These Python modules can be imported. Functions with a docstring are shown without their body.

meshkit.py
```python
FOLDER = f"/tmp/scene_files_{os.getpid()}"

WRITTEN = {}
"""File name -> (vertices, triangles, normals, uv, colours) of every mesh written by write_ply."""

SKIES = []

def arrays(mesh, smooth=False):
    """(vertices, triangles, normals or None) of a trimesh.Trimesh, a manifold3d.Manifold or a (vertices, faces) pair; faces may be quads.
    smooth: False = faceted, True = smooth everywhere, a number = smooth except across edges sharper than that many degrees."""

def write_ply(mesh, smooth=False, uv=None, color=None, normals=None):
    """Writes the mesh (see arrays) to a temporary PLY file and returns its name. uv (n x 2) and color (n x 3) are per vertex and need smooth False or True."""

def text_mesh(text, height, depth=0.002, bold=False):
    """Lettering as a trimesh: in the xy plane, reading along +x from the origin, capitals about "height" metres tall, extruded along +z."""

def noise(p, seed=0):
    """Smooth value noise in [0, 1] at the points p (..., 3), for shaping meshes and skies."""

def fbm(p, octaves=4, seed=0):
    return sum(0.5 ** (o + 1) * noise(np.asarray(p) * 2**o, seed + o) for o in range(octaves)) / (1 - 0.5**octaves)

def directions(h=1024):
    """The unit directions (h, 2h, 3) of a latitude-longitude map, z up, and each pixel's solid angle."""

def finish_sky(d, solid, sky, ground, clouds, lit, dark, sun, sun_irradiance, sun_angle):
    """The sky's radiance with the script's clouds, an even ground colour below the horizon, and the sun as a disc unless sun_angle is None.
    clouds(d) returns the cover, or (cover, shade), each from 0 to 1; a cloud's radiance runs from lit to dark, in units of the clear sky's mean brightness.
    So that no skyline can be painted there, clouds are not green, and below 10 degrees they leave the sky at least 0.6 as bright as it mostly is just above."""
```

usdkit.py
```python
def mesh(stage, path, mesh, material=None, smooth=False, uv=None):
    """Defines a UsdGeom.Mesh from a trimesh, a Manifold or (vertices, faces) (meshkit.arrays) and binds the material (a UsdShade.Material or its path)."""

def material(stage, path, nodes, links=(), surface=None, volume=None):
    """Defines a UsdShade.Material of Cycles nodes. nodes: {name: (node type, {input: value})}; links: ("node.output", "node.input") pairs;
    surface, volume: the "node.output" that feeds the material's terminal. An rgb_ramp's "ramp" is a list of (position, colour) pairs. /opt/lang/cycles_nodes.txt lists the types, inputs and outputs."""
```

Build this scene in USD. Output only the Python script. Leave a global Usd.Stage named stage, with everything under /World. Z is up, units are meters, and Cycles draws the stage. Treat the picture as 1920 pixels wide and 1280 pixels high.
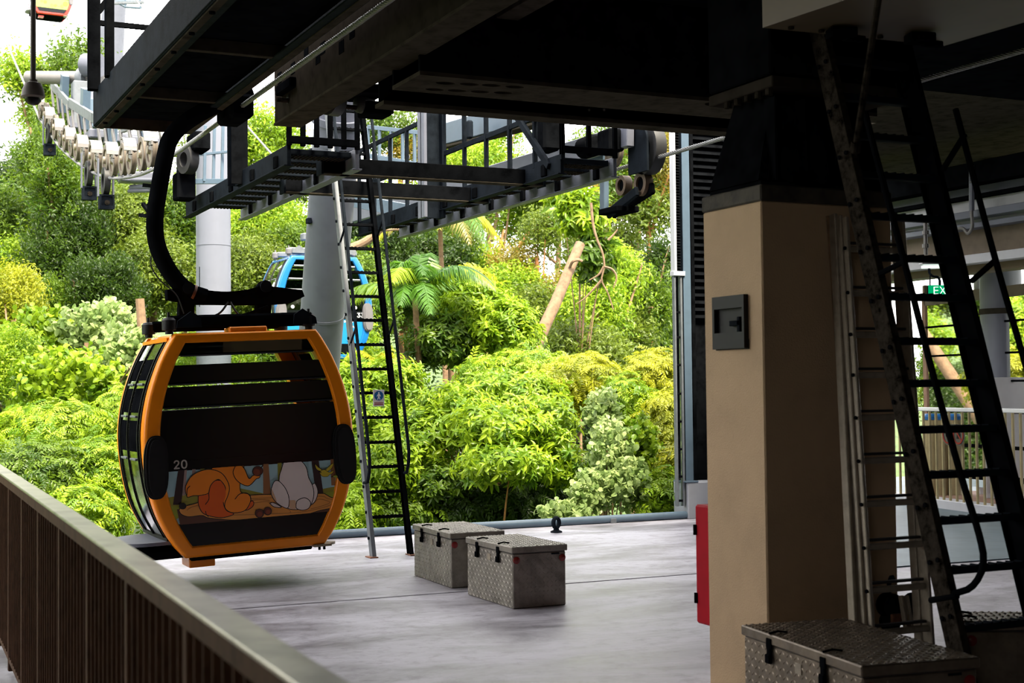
import math, random
import numpy as np
import trimesh
import shapely
from shapely.geometry import Polygon, LineString, Point, box as sbox
from shapely import affinity
import usdkit, meshkit
from pxr import Usd, UsdGeom, UsdLux, UsdShade, Gf, Sdf, Vt

stage = Usd.Stage.CreateInMemory()
UsdGeom.SetStageUpAxis(stage, 'Z')
UsdGeom.SetStageMetersPerUnit(stage, 1.0)
UsdGeom.Xform.Define(stage, '/World')
UsdGeom.Scope.Define(stage, '/World/Looks')

# ---------------------------------------------------------------- camera, sky, sun
FPX = 2667.0                                   # 50 mm lens on a 36 mm wide picture of 1920 pixels
EYE = np.array([0.0, 0.0, 1.7])
HEADING, PITCH, ROLL = math.radians(25.3), math.atan(90 / FPX), 0.0103
_r0 = np.array([math.cos(HEADING), -math.sin(HEADING), 0.0])
FWD = np.array([math.sin(HEADING) * math.cos(PITCH), math.cos(HEADING) * math.cos(PITCH), math.sin(PITCH)])
_u0 = np.cross(_r0, FWD)
RIGHT = math.cos(ROLL) * _r0 - math.sin(ROLL) * _u0
UP = math.sin(ROLL) * _r0 + math.cos(ROLL) * _u0
cam = UsdGeom.Camera.Define(stage, '/World/camera')
cam.CreateFocalLengthAttr(50.0)
cam.CreateHorizontalApertureAttr(36.0)
cam.CreateVerticalApertureAttr(24.0)
cam.CreateFStopAttr(4.0)
cam.CreateFocusDistanceAttr(13.5)
cam.CreateExposureAttr(0.0)
cam.CreateClippingRangeAttr(Gf.Vec2f(0.05, 2000.0))
_m = np.eye(4)
_m[0, :3], _m[1, :3], _m[2, :3], _m[3, :3] = RIGHT, UP, -FWD, EYE
UsdGeom.Xformable(cam).AddTransformOp().Set(Gf.Matrix4d(_m.tolist()))

dome = UsdLux.DomeLight.Define(stage, '/World/sky')
dome.CreateIntensityAttr(1.45)
dome.CreateColorAttr(Gf.Vec3f(1.0, 0.985, 0.985))
sun = UsdLux.DistantLight.Define(stage, '/World/sun')
sun.CreateIntensityAttr(4.2)
sun.CreateAngleAttr(14.0)
sun.CreateNormalizeAttr(True)
sun.CreateColorAttr(Gf.Vec3f(1.0, 0.9, 0.7))
_d = np.array([-0.08, 0.60, -1.0])              # the way the sunlight travels: steeply down, from behind the camera
_d /= np.linalg.norm(_d)
_z = -_d
_x = np.cross([0, 0, 1.0], _z); _x /= np.linalg.norm(_x)
_y = np.cross(_z, _x)
_m = np.eye(4); _m[0, :3], _m[1, :3], _m[2, :3] = _x, _y, _z
UsdGeom.Xformable(sun).AddTransformOp().Set(Gf.Matrix4d(_m.tolist()))


def at(px, py, X=None, Y=None, Z=None, D=None):
    """The point of the place seen at a pixel of the photograph, on a plane of known X, Y or Z or at a depth D."""
    d = FWD + RIGHT * ((px - 960) / FPX) + UP * ((640 - py) / FPX)
    if D is not None:
        t = D
    elif X is not None:
        t = (X - EYE[0]) / d[0]
    elif Y is not None:
        t = (Y - EYE[1]) / d[1]
    else:
        t = (Z - EYE[2]) / d[2]
    return EYE + d * t


def depth(p):
    return float(np.dot(np.asarray(p) - EYE, FWD))


# ---------------------------------------------------------------- materials
MATS = {}


def reg(name, nodes, links, surface):
    MATS[name] = usdkit.material(stage, '/World/Looks/' + name, nodes, links, surface=surface)


def paint(name, c, rough=0.5, metal=0.0, vary=0.12, scale=4.0, bump=0.0, bscale=60.0, spec=0.5, coat=0.0, scratch=0.0):
    """A plain surface whose colour wanders a little, with fine relief if asked for."""
    c = np.array(c, float)
    nodes = {'g': ('texture_coordinate', {}),
             'n': ('noise_texture', {'scale': scale, 'detail': 5.0, 'roughness': 0.62}),
             'r': ('rgb_ramp', {'ramp': [(0.28, tuple(c * (1 - vary * 1.6))), (0.5, tuple(c)), (0.75, tuple(np.minimum(c * (1 + vary), 1)))]}),
             'p': ('principled_bsdf', {'roughness': rough, 'metallic': metal, 'specular_ior_level': spec, 'coat_weight': coat, 'coat_roughness': 0.12})}
    links = [('g.object', 'n.vector'), ('n.fac', 'r.fac'), ('r.color', 'p.base_color')]
    if bump:
        nodes['b'] = ('noise_texture', {'scale': bscale, 'detail': 3.0})
        nodes['bp'] = ('bump', {'strength': bump, 'distance': 0.01})
        links += [('g.object', 'b.vector'), ('b.fac', 'bp.height'), ('bp.normal', 'p.normal')]
    reg(name, nodes, links, 'p.BSDF')


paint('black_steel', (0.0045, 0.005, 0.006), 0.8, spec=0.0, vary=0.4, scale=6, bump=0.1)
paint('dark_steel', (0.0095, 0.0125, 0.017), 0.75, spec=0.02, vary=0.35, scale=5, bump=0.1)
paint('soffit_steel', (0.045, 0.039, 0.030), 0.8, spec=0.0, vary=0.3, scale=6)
paint('worn_steel', (0.027, 0.022, 0.017), 0.75, spec=0.0, vary=0.7, scale=22, bump=0.15)
paint('brown_steel', (0.030, 0.025, 0.020), 0.8, spec=0.0, vary=0.22, scale=7)
paint('blue_grey_steel', (0.075, 0.115, 0.16), 0.45, vary=0.12, scale=3)
paint('galvanised', (0.13, 0.143, 0.16), 0.5, 0.1, vary=0.14, scale=12)
paint('pale_steel', (0.165, 0.155, 0.148), 0.5, 0.0, vary=0.08, scale=6)
paint('tower_grey', (0.105, 0.112, 0.145), 0.55, vary=0.1, scale=3, bump=0.05)
paint('tower_white', (0.15, 0.16, 0.20), 0.5, vary=0.05, scale=2.2)
paint('orange_paint', (0.92, 0.26, 0.002), 0.35, vary=0.04, coat=0.12, spec=0.3)
paint('blue_paint', (0.008, 0.14, 0.44), 0.28, vary=0.04, coat=0.4)
paint('red_paint', (0.75, 0.03, 0.015), 0.3, vary=0.05, coat=0.4)
paint('red_cabinet', (0.36, 0.002, 0.012), 0.6, vary=0.1, spec=0.12)
paint('black_plastic', (0.005, 0.005, 0.006), 0.55, spec=0.3, vary=0.3, scale=30)
paint('grey_plastic', (0.13, 0.125, 0.135), 0.55, vary=0.1)
paint('black_panel', (0.003, 0.004, 0.005), 0.25, spec=0.3, vary=0.2)
paint('rubber_pale', (0.14, 0.112, 0.085), 0.6, vary=0.15, scale=20)
paint('rubber_dark', (0.02, 0.02, 0.022), 0.6, vary=0.2)
paint('tyre_tan', (0.10, 0.062, 0.035), 0.6, vary=0.2)
paint('beige_concrete', (0.46, 0.315, 0.18), 0.75, vary=0.08, scale=2.5, bump=0.25, bscale=90)
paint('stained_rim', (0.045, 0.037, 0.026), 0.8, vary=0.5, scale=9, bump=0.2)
paint('tan_panel', (0.12, 0.088, 0.048), 0.55, vary=0.12, scale=2)
paint('roof_under', (0.012, 0.012, 0.012), 0.8, spec=0.0, vary=0.2)
paint('wall_dark', (0.16, 0.125, 0.09), 0.8, vary=0.15)
paint('wall_white', (0.52, 0.52, 0.55), 0.6, vary=0.04)
paint('aluminium', (0.60, 0.56, 0.50), 0.38, 0.55, vary=0.08, scale=9)
paint('dark_aluminium', (0.30, 0.25, 0.185), 0.45, 0.15, vary=0.2, scale=14)
paint('bronze_rail', (0.085, 0.042, 0.023), 0.7, spec=0.1, vary=0.25, scale=11)
paint('rail_top', (0.40, 0.37, 0.30), 0.3, 0.7, vary=0.3, scale=5)
paint('platform_tile', (0.15, 0.115, 0.085), 0.6, vary=0.2, scale=2)
paint('olive_slat', (0.36, 0.29, 0.15), 0.5, vary=0.15)
paint('brick_brown', (0.30, 0.17, 0.12), 0.8, vary=0.15, scale=8)
paint('teal_floor', (0.10, 0.145, 0.17), 0.5, vary=0.15, scale=2)
paint('white_paint', (0.82, 0.82, 0.82), 0.5, vary=0.03)
paint('bark_tan', (0.21, 0.13, 0.075), 0.85, vary=0.3, scale=9, bump=0.5, bscale=25)
paint('plinth_paint', (0.30, 0.31, 0.345), 0.6, vary=0.05)
paint('bark_brown', (0.22, 0.13, 0.07), 0.85, vary=0.35, scale=9, bump=0.5, bscale=25)
paint('bark_orange', (0.40, 0.17, 0.06), 0.85, vary=0.3, scale=9, bump=0.4, bscale=25)
paint('undergrowth', (0.05, 0.09, 0.015), 0.9, vary=0.5, scale=1.5, bump=0.6, bscale=6)
paint('rope_steel', (0.15, 0.15, 0.15), 0.5, 0.3, vary=0.1)
paint('camera_grey', (0.18, 0.155, 0.14), 0.6)
paint('reflector_red', (0.22, 0.012, 0.012), 0.25, vary=0.1)
paint('lacquer_rust', (0.2, 0.08, 0.04), 0.7, vary=0.4, scale=15)
for _n, _c in dict(print_sky=(0.40, 0.62, 0.66), print_olive=(0.34, 0.31, 0.035), print_bark=(0.035, 0.012, 0.012), print_pink=(0.45, 0.31, 0.27), print_trunk=(0.33, 0.14, 0.05),
                   print_green=(0.33, 0.37, 0.03), print_log=(0.78, 0.32, 0.06), print_soil=(0.11, 0.042, 0.022), print_fur=(0.95, 0.26, 0.01), print_fur_dark=(0.80, 0.12, 0.006),
                   print_line=(0.008, 0.005, 0.005), print_white=(0.82, 0.70, 0.66), print_peach=(0.66, 0.40, 0.24), print_acorn=(0.11, 0.02, 0.01), print_nut=(0.22, 0.045, 0.015),
                   print_bird=(0.62, 0.47, 0.03), print_number=(0.55, 0.5, 0.45), print_ring=(0.45, 0.17, 0.04), sign_blue=(0.01, 0.12, 0.35), sign_red=(0.30, 0.02, 0.02), sign_grey=(0.11, 0.10, 0.09),
                   print_cyan=(0.008, 0.19, 0.47), print_lime=(0.35, 0.55, 0.08), print_yellow=(0.8, 0.5, 0.05)).items():
    paint(_n, _c, 0.4, vary=0.03)


def concrete_floor():
    reg('deck_concrete', {
        'g': ('geometry', {}),
        'm': ('mapping', {'scale': (0.5, 1.25, 1.0), 'rotation': (0, 0, 0.4)}),
        'n': ('noise_texture', {'scale': 1.1, 'detail': 8.0, 'roughness': 0.68, 'distortion': 0.6}),
        'r': ('rgb_ramp', {'ramp': [(0.30, (0.085, 0.075, 0.085)), (0.43, (0.24, 0.225, 0.25)), (0.56, (0.41, 0.395, 0.44)), (0.72, (0.53, 0.515, 0.565))]}),
        'n2': ('noise_texture', {'scale': 7.0, 'detail': 6.0, 'roughness': 0.7}),
        'r2': ('rgb_ramp', {'ramp': [(0.32, (0.62, 0.58, 0.6)), (0.5, (1, 1, 1)), (1.0, (1, 1, 1))]}),
        'x': ('mix', {'mix_type': 'multiply', 'fac': 0.8}),
        'rr': ('map_range', {'from_min': 0.3, 'from_max': 0.7, 'to_min': 0.34, 'to_max': 0.6}),
        'b': ('bump', {'strength': 0.12, 'distance': 0.01}),
        'p': ('principled_bsdf', {'specular_ior_level': 0.5})},
        [('g.position', 'm.vector'), ('m.vector', 'n.vector'), ('n.fac', 'r.fac'), ('g.position', 'n2.vector'), ('n2.fac', 'r2.fac'), ('r.color', 'x.color1'), ('r2.color', 'x.color2'),
         ('x.color', 'p.base_color'), ('n.fac', 'rr.value'), ('rr.result', 'p.roughness'), ('n2.fac', 'b.height'), ('b.normal', 'p.normal')], 'p.BSDF')


concrete_floor()


def tread_plate(name, c, rough=0.4, scale=55.0, strength=0.6):
    """Aluminium tread plate: crossed bars of fine relief."""
    nodes = {'g': ('texture_coordinate', {}),
             'm1': ('mapping', {'rotation': (0.6, 0.6, 0.78), 'scale': (1, 1, 1)}), 'm2': ('mapping', {'rotation': (-0.6, -0.6, -0.78), 'scale': (1, 1, 1)}),
             'w1': ('wave_texture', {'scale': scale / 20, 'distortion': 0.0}), 'w2': ('wave_texture', {'scale': scale / 20, 'distortion': 0.0}),
             'mm': ('math', {'math_type': 'maximum'}), 'bp': ('bump', {'strength': strength, 'distance': 0.006}),
             'n': ('noise_texture', {'scale': 6.0, 'detail': 6.0, 'roughness': 0.7}),
             'r': ('rgb_ramp', {'ramp': [(0.3, tuple(np.array(c) * 0.55)), (0.6, c), (0.8, tuple(np.array(c) * 1.15))]}),
             'p': ('principled_bsdf', {'metallic': 0.55, 'roughness': rough})}
    reg(name, nodes, [('g.object', 'm1.vector'), ('g.object', 'm2.vector'), ('m1.vector', 'w1.vector'), ('m2.vector', 'w2.vector'), ('w1.fac', 'mm.value1'), ('w2.fac', 'mm.value2'),
                      ('mm.value', 'bp.height'), ('bp.normal', 'p.normal'), ('g.object', 'n.vector'), ('n.fac', 'r.fac'), ('r.color', 'p.base_color')], 'p.BSDF')


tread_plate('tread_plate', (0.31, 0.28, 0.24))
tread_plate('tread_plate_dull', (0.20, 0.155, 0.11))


def glass(name, tint, ior=1.5, rough=0.02):
    reg(name, {'t': ('transparent_bsdf', {'color': tint}), 'gl': ('glossy_bsdf', {'color': (1, 1, 1), 'roughness': rough}), 'f': ('fresnel', {'IOR': ior}), 'm': ('mix_closure', {})},
        [('f.fac', 'm.fac'), ('t.BSDF', 'm.closure1'), ('gl.BSDF', 'm.closure2')], 'm.closure')


glass('tinted_glass', (0.055, 0.06, 0.06))
paint('side_gloss', (0.030, 0.034, 0.018), 0.07, vary=0.05, coat=1.0)
glass('side_glass', (0.10, 0.11, 0.08), 3.2, 0.03)
glass('clear_glass', (0.82, 0.86, 0.84))
glass('blue_glass', (0.10, 0.14, 0.18), 1.6)


def leaf(name, lo, mid, hi, gloss=0.42, trans=0.45):
    """A leaf: its colour changes from spray to spray and from leaf to leaf; some light passes through."""
    reg(name, {
        'o': ('object_info', {}), 'g': ('geometry', {}),
        'a': ('math', {'math_type': 'multiply', 'value2': 0.5}), 'b': ('math', {'math_type': 'multiply_add', 'value2': 0.5}),
        'r': ('rgb_ramp', {'ramp': [(0.0, lo), (0.5, mid), (1.0, hi)]}),
        'p': ('principled_bsdf', {'roughness': gloss, 'specular_ior_level': 0.45}), 'gm': ('gamma', {'gamma': 0.85}), 't': ('translucent_bsdf', {}), 'm': ('mix_closure', {'fac': trans})},
        [('o.random', 'a.value1'), ('g.random_per_island', 'b.value1'), ('a.value', 'b.value3'), ('b.value', 'r.fac'), ('r.color', 'p.base_color'), ('r.color', 'gm.color'), ('gm.color', 't.color'),
         ('p.BSDF', 'm.closure1'), ('t.BSDF', 'm.closure2')], 'm.closure')


leaf('leaf_bright', (0.09, 0.20, 0.005), (0.36, 0.50, 0.018), (0.68, 0.74, 0.11))
leaf('leaf_yellow', (0.17, 0.22, 0.006), (0.46, 0.46, 0.02), (0.72, 0.60, 0.08))
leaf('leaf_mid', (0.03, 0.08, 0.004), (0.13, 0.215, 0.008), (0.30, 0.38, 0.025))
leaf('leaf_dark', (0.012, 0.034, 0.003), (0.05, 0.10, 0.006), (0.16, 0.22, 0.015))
leaf('leaf_pale', (0.18, 0.28, 0.07), (0.42, 0.52, 0.20), (0.66, 0.70, 0.38))
leaf('leaf_orange', (0.12, 0.13, 0.008), (0.32, 0.22, 0.02), (0.62, 0.24, 0.05))
leaf('leaf_olive', (0.05, 0.09, 0.005), (0.17, 0.235, 0.015), (0.42, 0.40, 0.05))
leaf('leaf_palm', (0.03, 0.10, 0.008), (0.09, 0.22, 0.015), (0.22, 0.36, 0.04))
leaf('leaf_straw', (0.24, 0.20, 0.05), (0.38, 0.30, 0.09), (0.5, 0.38, 0.15))


def emitter(name, c, s):
    reg(name, {'e': ('emission', {'color': c, 'strength': s})}, [], 'e.emission')


emitter('exit_green', (0.0, 0.45, 0.16), 0.9)
emitter('exit_white', (0.8, 1.0, 0.85), 1.6)

# ---------------------------------------------------------------- scene tree helpers
_used = {}


def numbered(parent, name):
    k = _used.get((parent, name), -1) + 1
    _used[(parent, name)] = k
    return name if k == 0 else f'{name}_{k:03d}'


class Node:
    def __init__(self, path, inv):
        self.path, self.inv = path, inv


def tag(prim, label=None, cat=None, group=None, kind=None):
    for k, v in (('label', label), ('category', cat), ('group', group), ('kind', kind)):
        if v:
            prim.SetCustomDataByKey(k, v)


def thing(name, label, cat, loc=(0, 0, 0), rz=0.0, group=None, matrix=None, kind=None):
    path = '/World/' + numbered('/World', name)
    x = UsdGeom.Xform.Define(stage, path)
    if matrix is None:
        c, s = math.cos(rz), math.sin(rz)
        matrix = np.array([[c, -s, 0, loc[0]], [s, c, 0, loc[1]], [0, 0, 1, loc[2]], [0, 0, 0, 1.0]])
    x.AddTransformOp().Set(Gf.Matrix4d(matrix.T.tolist()))
    tag(x.GetPrim(), label, cat, group, kind)
    return Node(path, np.linalg.inv(matrix))


WORLD = Node('/World', np.eye(4))
_BOXF = {}


def _chamfer_box(size, b):
    h = np.array(size) / 2
    b = min(b, h.min() * 0.6)
    v = []
    for sx in (-1, 1):
        for sy in (-1, 1):
            for sz in (-1, 1):
                for k in range(3):
                    p = h.copy()
                    for j in range(3):
                        if j != k:
                            p[j] -= b
                    v.append(p * (sx, sy, sz))
    v = np.array(v)
    if 'f' not in _BOXF:
        unit = []
        for sx in (-1, 1):
            for sy in (-1, 1):
                for sz in (-1, 1):
                    for k in range(3):
                        p = np.array([0.8] * 3); p[k] = 1.0
                        unit.append(p * (sx, sy, sz))
        unit = np.array(unit)
        hull = trimesh.convex.convex_hull(unit)
        idx = [int(np.argmin(np.linalg.norm(unit - q, axis=1))) for q in hull.vertices]
        _BOXF['f'] = np.array(idx)[hull.faces]
    return v, _BOXF['f']


def frame_to(d, up=(0, 0, 1)):
    d = np.asarray(d, float); d = d / np.linalg.norm(d)
    up = np.asarray(up, float)
    if abs(np.dot(up, d)) > 0.98:
        up = np.array([1.0, 0, 0]) if abs(d[0]) < 0.9 else np.array([0, 1.0, 0])
    s = np.cross(d, up); s /= np.linalg.norm(s)
    u = np.cross(s, d)
    return np.stack([d, s, u], 1)


class MB:
    """Collects shapes given in world coordinates (or in a thing's own, with local=True when built)."""

    def __init__(self):
        self.v, self.f, self.n = [], [], 0

    def add(self, v, f):
        v, f = np.asarray(v, float), np.asarray(f, int)
        if f.shape[1] == 4:
            f = np.vstack([f[:, [0, 1, 2]], f[:, [0, 2, 3]]])
        self.v.append(v); self.f.append(f + self.n); self.n += len(v)
        return self

    def tri(self, m, M=None):
        v = np.array(m.vertices)
        if M is not None:
            v = v @ np.asarray(M)[:3, :3].T + np.asarray(M)[:3, 3]
        return self.add(v, m.faces)

    def box(self, c, size, R=None, bev=0.006):
        v, f = _chamfer_box(size, bev)
        if R is not None:
            v = v @ np.asarray(R).T
        return self.add(v + np.asarray(c), f)

    def span(self, lo, hi, bev=0.006):
        lo, hi = np.minimum(lo, hi), np.maximum(lo, hi)
        return self.box((lo + hi) / 2, hi - lo, None, bev)

    def bar(self, p, q, w, h, bev=0.004, up=(0, 0, 1)):
        p, q = np.asarray(p, float), np.asarray(q, float)
        return self.box((p + q) / 2, (np.linalg.norm(q - p), w, h), frame_to(q - p, up), bev)

    def tube(self, pts, r, n=10, cap=True):
        pts = np.asarray(pts, float)
        rr = np.full(len(pts), r) if np.ndim(r) == 0 else np.asarray(r, float)
        t = np.gradient(pts, axis=0)
        t /= np.maximum(np.linalg.norm(t, axis=1, keepdims=True), 1e-9)
        ref = np.array([0, 0, 1.0]) if abs(t[0][2]) < 0.9 else np.array([1.0, 0, 0])
        a = np.cross(t[0], ref); a /= np.linalg.norm(a)
        ang = np.arange(n) / n * 2 * math.pi
        V = []
        for i in range(len(pts)):
            a = a - t[i] * np.dot(a, t[i]); a /= np.linalg.norm(a)
            b = np.cross(t[i], a)
            V.append(pts[i] + rr[i] * (np.cos(ang)[:, None] * a + np.sin(ang)[:, None] * b))
        V = np.vstack(V)
        F = []
        for i in range(len(pts) - 1):
            for k in range(n):
                k2 = (k + 1) % n
                F.append((i * n + k, i * n + k2, (i + 1) * n + k2, (i + 1) * n + k))
        F = np.array(F)
        F = np.vstack([F[:, [0, 1, 2]], F[:, [0, 2, 3]]])
        if cap:
            c0, c1 = len(V), len(V) + 1
            V = np.vstack([V, pts[:1], pts[-1:]])
            e = (len(pts) - 1) * n
            F = np.vstack([F, [(c0, (k + 1) % n, k) for k in range(n)], [(c1, e + k, e + (k + 1) % n) for k in range(n)]])
        return self.add(V, F)

    def cyl(self, p, q, r, n=16, bev=0.0):
        p, q = np.asarray(p, float), np.asarray(q, float)
        if bev:
            L = np.linalg.norm(q - p); d = (q - p) / L
            return self.lathe([(r - bev, 0), (r, bev), (r, L - bev), (r - bev, L)], p, d, n)
        return self.lathe([(r, 0), (r, np.linalg.norm(q - p))], p, q - p, n)

    def lathe(self, prof, o, axis, n=20):
        """Profile of (radius, distance along the axis)."""
        R = frame_to(axis)
        d, s, u = R[:, 0], R[:, 1], R[:, 2]
        ang = np.arange(n) / n * 2 * math.pi
        ring = np.cos(ang)[:, None] * u + np.sin(ang)[:, None] * s
        prof = [(0, prof[0][1])] + list(prof) + [(0, prof[-1][1])]
        V = np.vstack([np.asarray(o) + h * d + r * ring for r, h in prof])
        F = []
        for i in range(len(prof) - 1):
            for k in range(n):
                k2 = (k + 1) % n
                F.append((i * n + k, i * n + k2, (i + 1) * n + k2, (i + 1) * n + k))
        return self.add(V, F)

    def ring(self, prof, o, axis, n=24):
        """A closed profile of (radius, distance along the axis) swept round the axis."""
        R = frame_to(axis)
        d, s, u = R[:, 0], R[:, 1], R[:, 2]
        ang = np.arange(n) / n * 2 * math.pi
        ring = np.cos(ang)[:, None] * u + np.sin(ang)[:, None] * s
        V = np.vstack([np.asarray(o) + h * d + r * ring for r, h in prof])
        m, F = len(prof), []
        for i in range(m):
            j = (i + 1) % m
            for k in range(n):
                k2 = (k + 1) % n
                F.append((i * n + k, i * n + k2, j * n + k2, j * n + k))
        return self.add(V, F)

    def prism(self, poly, o, ux, uy, th):
        """A shapely polygon in the plane of ux, uy at o, given thickness th along ux x uy."""
        ux, uy = np.asarray(ux, float), np.asarray(uy, float)
        uz = np.cross(ux, uy)
        for g in getattr(poly, 'geoms', [poly]):
            if g.is_empty or g.area < 1e-9 or g.geom_type != 'Polygon':
                continue
            m = trimesh.creation.extrude_polygon(g, th, engine='earcut')
            v = np.array(m.vertices)
            self.add(np.asarray(o) + v[:, :1] * ux + v[:, 1:2] * uy + v[:, 2:3] * uz, m.faces)
        return self

    def text(self, s, h, o, ux, uy, depth=0.002, bold=False):
        ux, uy = np.asarray(ux, float), np.asarray(uy, float)
        m = meshkit.text_mesh(s, h, depth, bold)
        v = np.array(m.vertices)
        return self.add(np.asarray(o) + v[:, :1] * ux + v[:, 1:2] * uy + v[:, 2:3] * np.cross(ux, uy), m.faces)

    def build(self, name, mat, parent=None, label=None, cat=None, group=None, kind=None, smooth=35, local=False):
        parent = parent or WORLD
        path = parent.path + '/' + numbered(parent.path, name)
        v, f = np.vstack(self.v), np.vstack(self.f)
        if not local:
            v = v @ parent.inv[:3, :3].T + parent.inv[:3, 3]
        p = usdkit.mesh(stage, path, trimesh.Trimesh(v, f, process=False), MATS[mat], smooth=smooth)
        tag(p.GetPrim(), label, cat, group, kind)
        return Node(path, parent.inv)


def structure(mb, name, mat, parent=None, **k):
    return mb.build(name, mat, parent, kind='structure' if parent is None else None, **k)


def ramp_pts(p, q, n):
    return [np.asarray(p) + (np.asarray(q) - np.asarray(p)) * t for t in np.linspace(0, 1, n)]


def spline(pts, n):
    """Catmull-Rom through the points, spaced evenly."""
    pts = np.asarray(pts, float)
    P = np.vstack([2 * pts[0] - pts[1], pts, 2 * pts[-1] - pts[-2]])
    out = []
    for i in range(1, len(P) - 2):
        for t in np.linspace(0, 1, 24, endpoint=False):
            out.append(0.5 * ((2 * P[i]) + (-P[i - 1] + P[i + 1]) * t + (2 * P[i - 1] - 5 * P[i] + 4 * P[i + 1] - P[i + 2]) * t * t + (-P[i - 1] + 3 * P[i] - 3 * P[i + 1] + P[i + 2]) * t ** 3))
    out = np.vstack([out, pts[-1:]])
    s = np.r_[0, np.cumsum(np.linalg.norm(np.diff(out, axis=0), axis=1))]
    u = np.linspace(0, s[-1], n)
    return np.stack([np.interp(u, s, out[:, k]) for k in range(3)], 1)


XA, YA, ZA = np.eye(3)
# ---------------------------------------------------------------- the deck, roof and walls
Y_EDGE = float(at(960, 989, Z=0)[1])
_j0, _j1 = at(430, 1137, Z=0), at(1300, 1080, Z=0)
Y_JOINT = float((_j0[1] + _j1[1]) / 2)
structure(MB().span((0.55, Y_JOINT + 0.022, -0.25), (12.2, Y_EDGE, 0.0), 0.004), 'floor', 'deck_concrete', label='grey concrete deck beyond the expansion joint', cat='floor')
structure(MB().span((0.55, 3.0, -0.25), (16.0, Y_JOINT - 0.022, 0.0), 0.004), 'floor', 'deck_concrete', label='grey concrete deck on the near side of the expansion joint', cat='floor')
structure(MB().span((-8.0, -9.0, -0.25), (0.55, 16.0, -0.002), 0.004), 'floor', 'platform_tile', label='dark tiled floor of the visitor platform', cat='floor')
structure(MB().span((0.55, -9.0, -0.25), (16.0, 3.0, -0.002), 0.004), 'floor', 'platform_tile', label='dark floor of the machine deck under the roof', cat='floor')
structure(MB().span((0.56, Y_JOINT - 0.021, -0.24), (12.2, Y_JOINT + 0.021, -0.03), 0.0), 'trim', 'rubber_dark', label='dark sealed expansion joint across the deck', cat='joint')
structure(MB().span((12.2, Y_JOINT + 0.022, -0.25), (24.0, Y_EDGE, 0.0), 0.004).span((13.0, Y_EDGE, -0.25), (24.0, 21.0, 0.0), 0.004), 'floor', 'teal_floor', label='blue-grey floor of the hall behind the near ladder', cat='floor')
structure(MB().span((-0.2, Y_EDGE, -0.5), (12.2, Y_EDGE + 0.16, -0.02), 0.01), 'trim', 'blue_grey_steel', label='blue-grey steel edge beam along the far side of the deck', cat='edge beam')
# overhead: a low roof over the visitors, the underside of the machine floor over the deck
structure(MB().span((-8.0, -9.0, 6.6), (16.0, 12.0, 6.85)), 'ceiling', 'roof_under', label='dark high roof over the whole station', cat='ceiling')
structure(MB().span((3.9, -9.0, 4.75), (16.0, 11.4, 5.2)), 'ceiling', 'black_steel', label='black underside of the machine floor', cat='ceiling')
structure(MB().span((-8.0, -9.2, -0.25), (16.0, -9.0, 6.6)), 'wall_back', 'wall_dark', label='dark wall behind the platform', cat='wall')
structure(MB().span((16.0, -9.0, -0.25), (16.2, 9.5, 6.6)), 'wall_right', 'wall_dark', label='dark wall on the right of the machine deck', cat='wall')
structure(MB().span((-8.2, -6.6, -0.25), (-8.0, 9.8, 6.6)), 'wall_left', 'wall_dark', label='dark wall on the left of the visitor platform', cat='wall')

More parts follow.
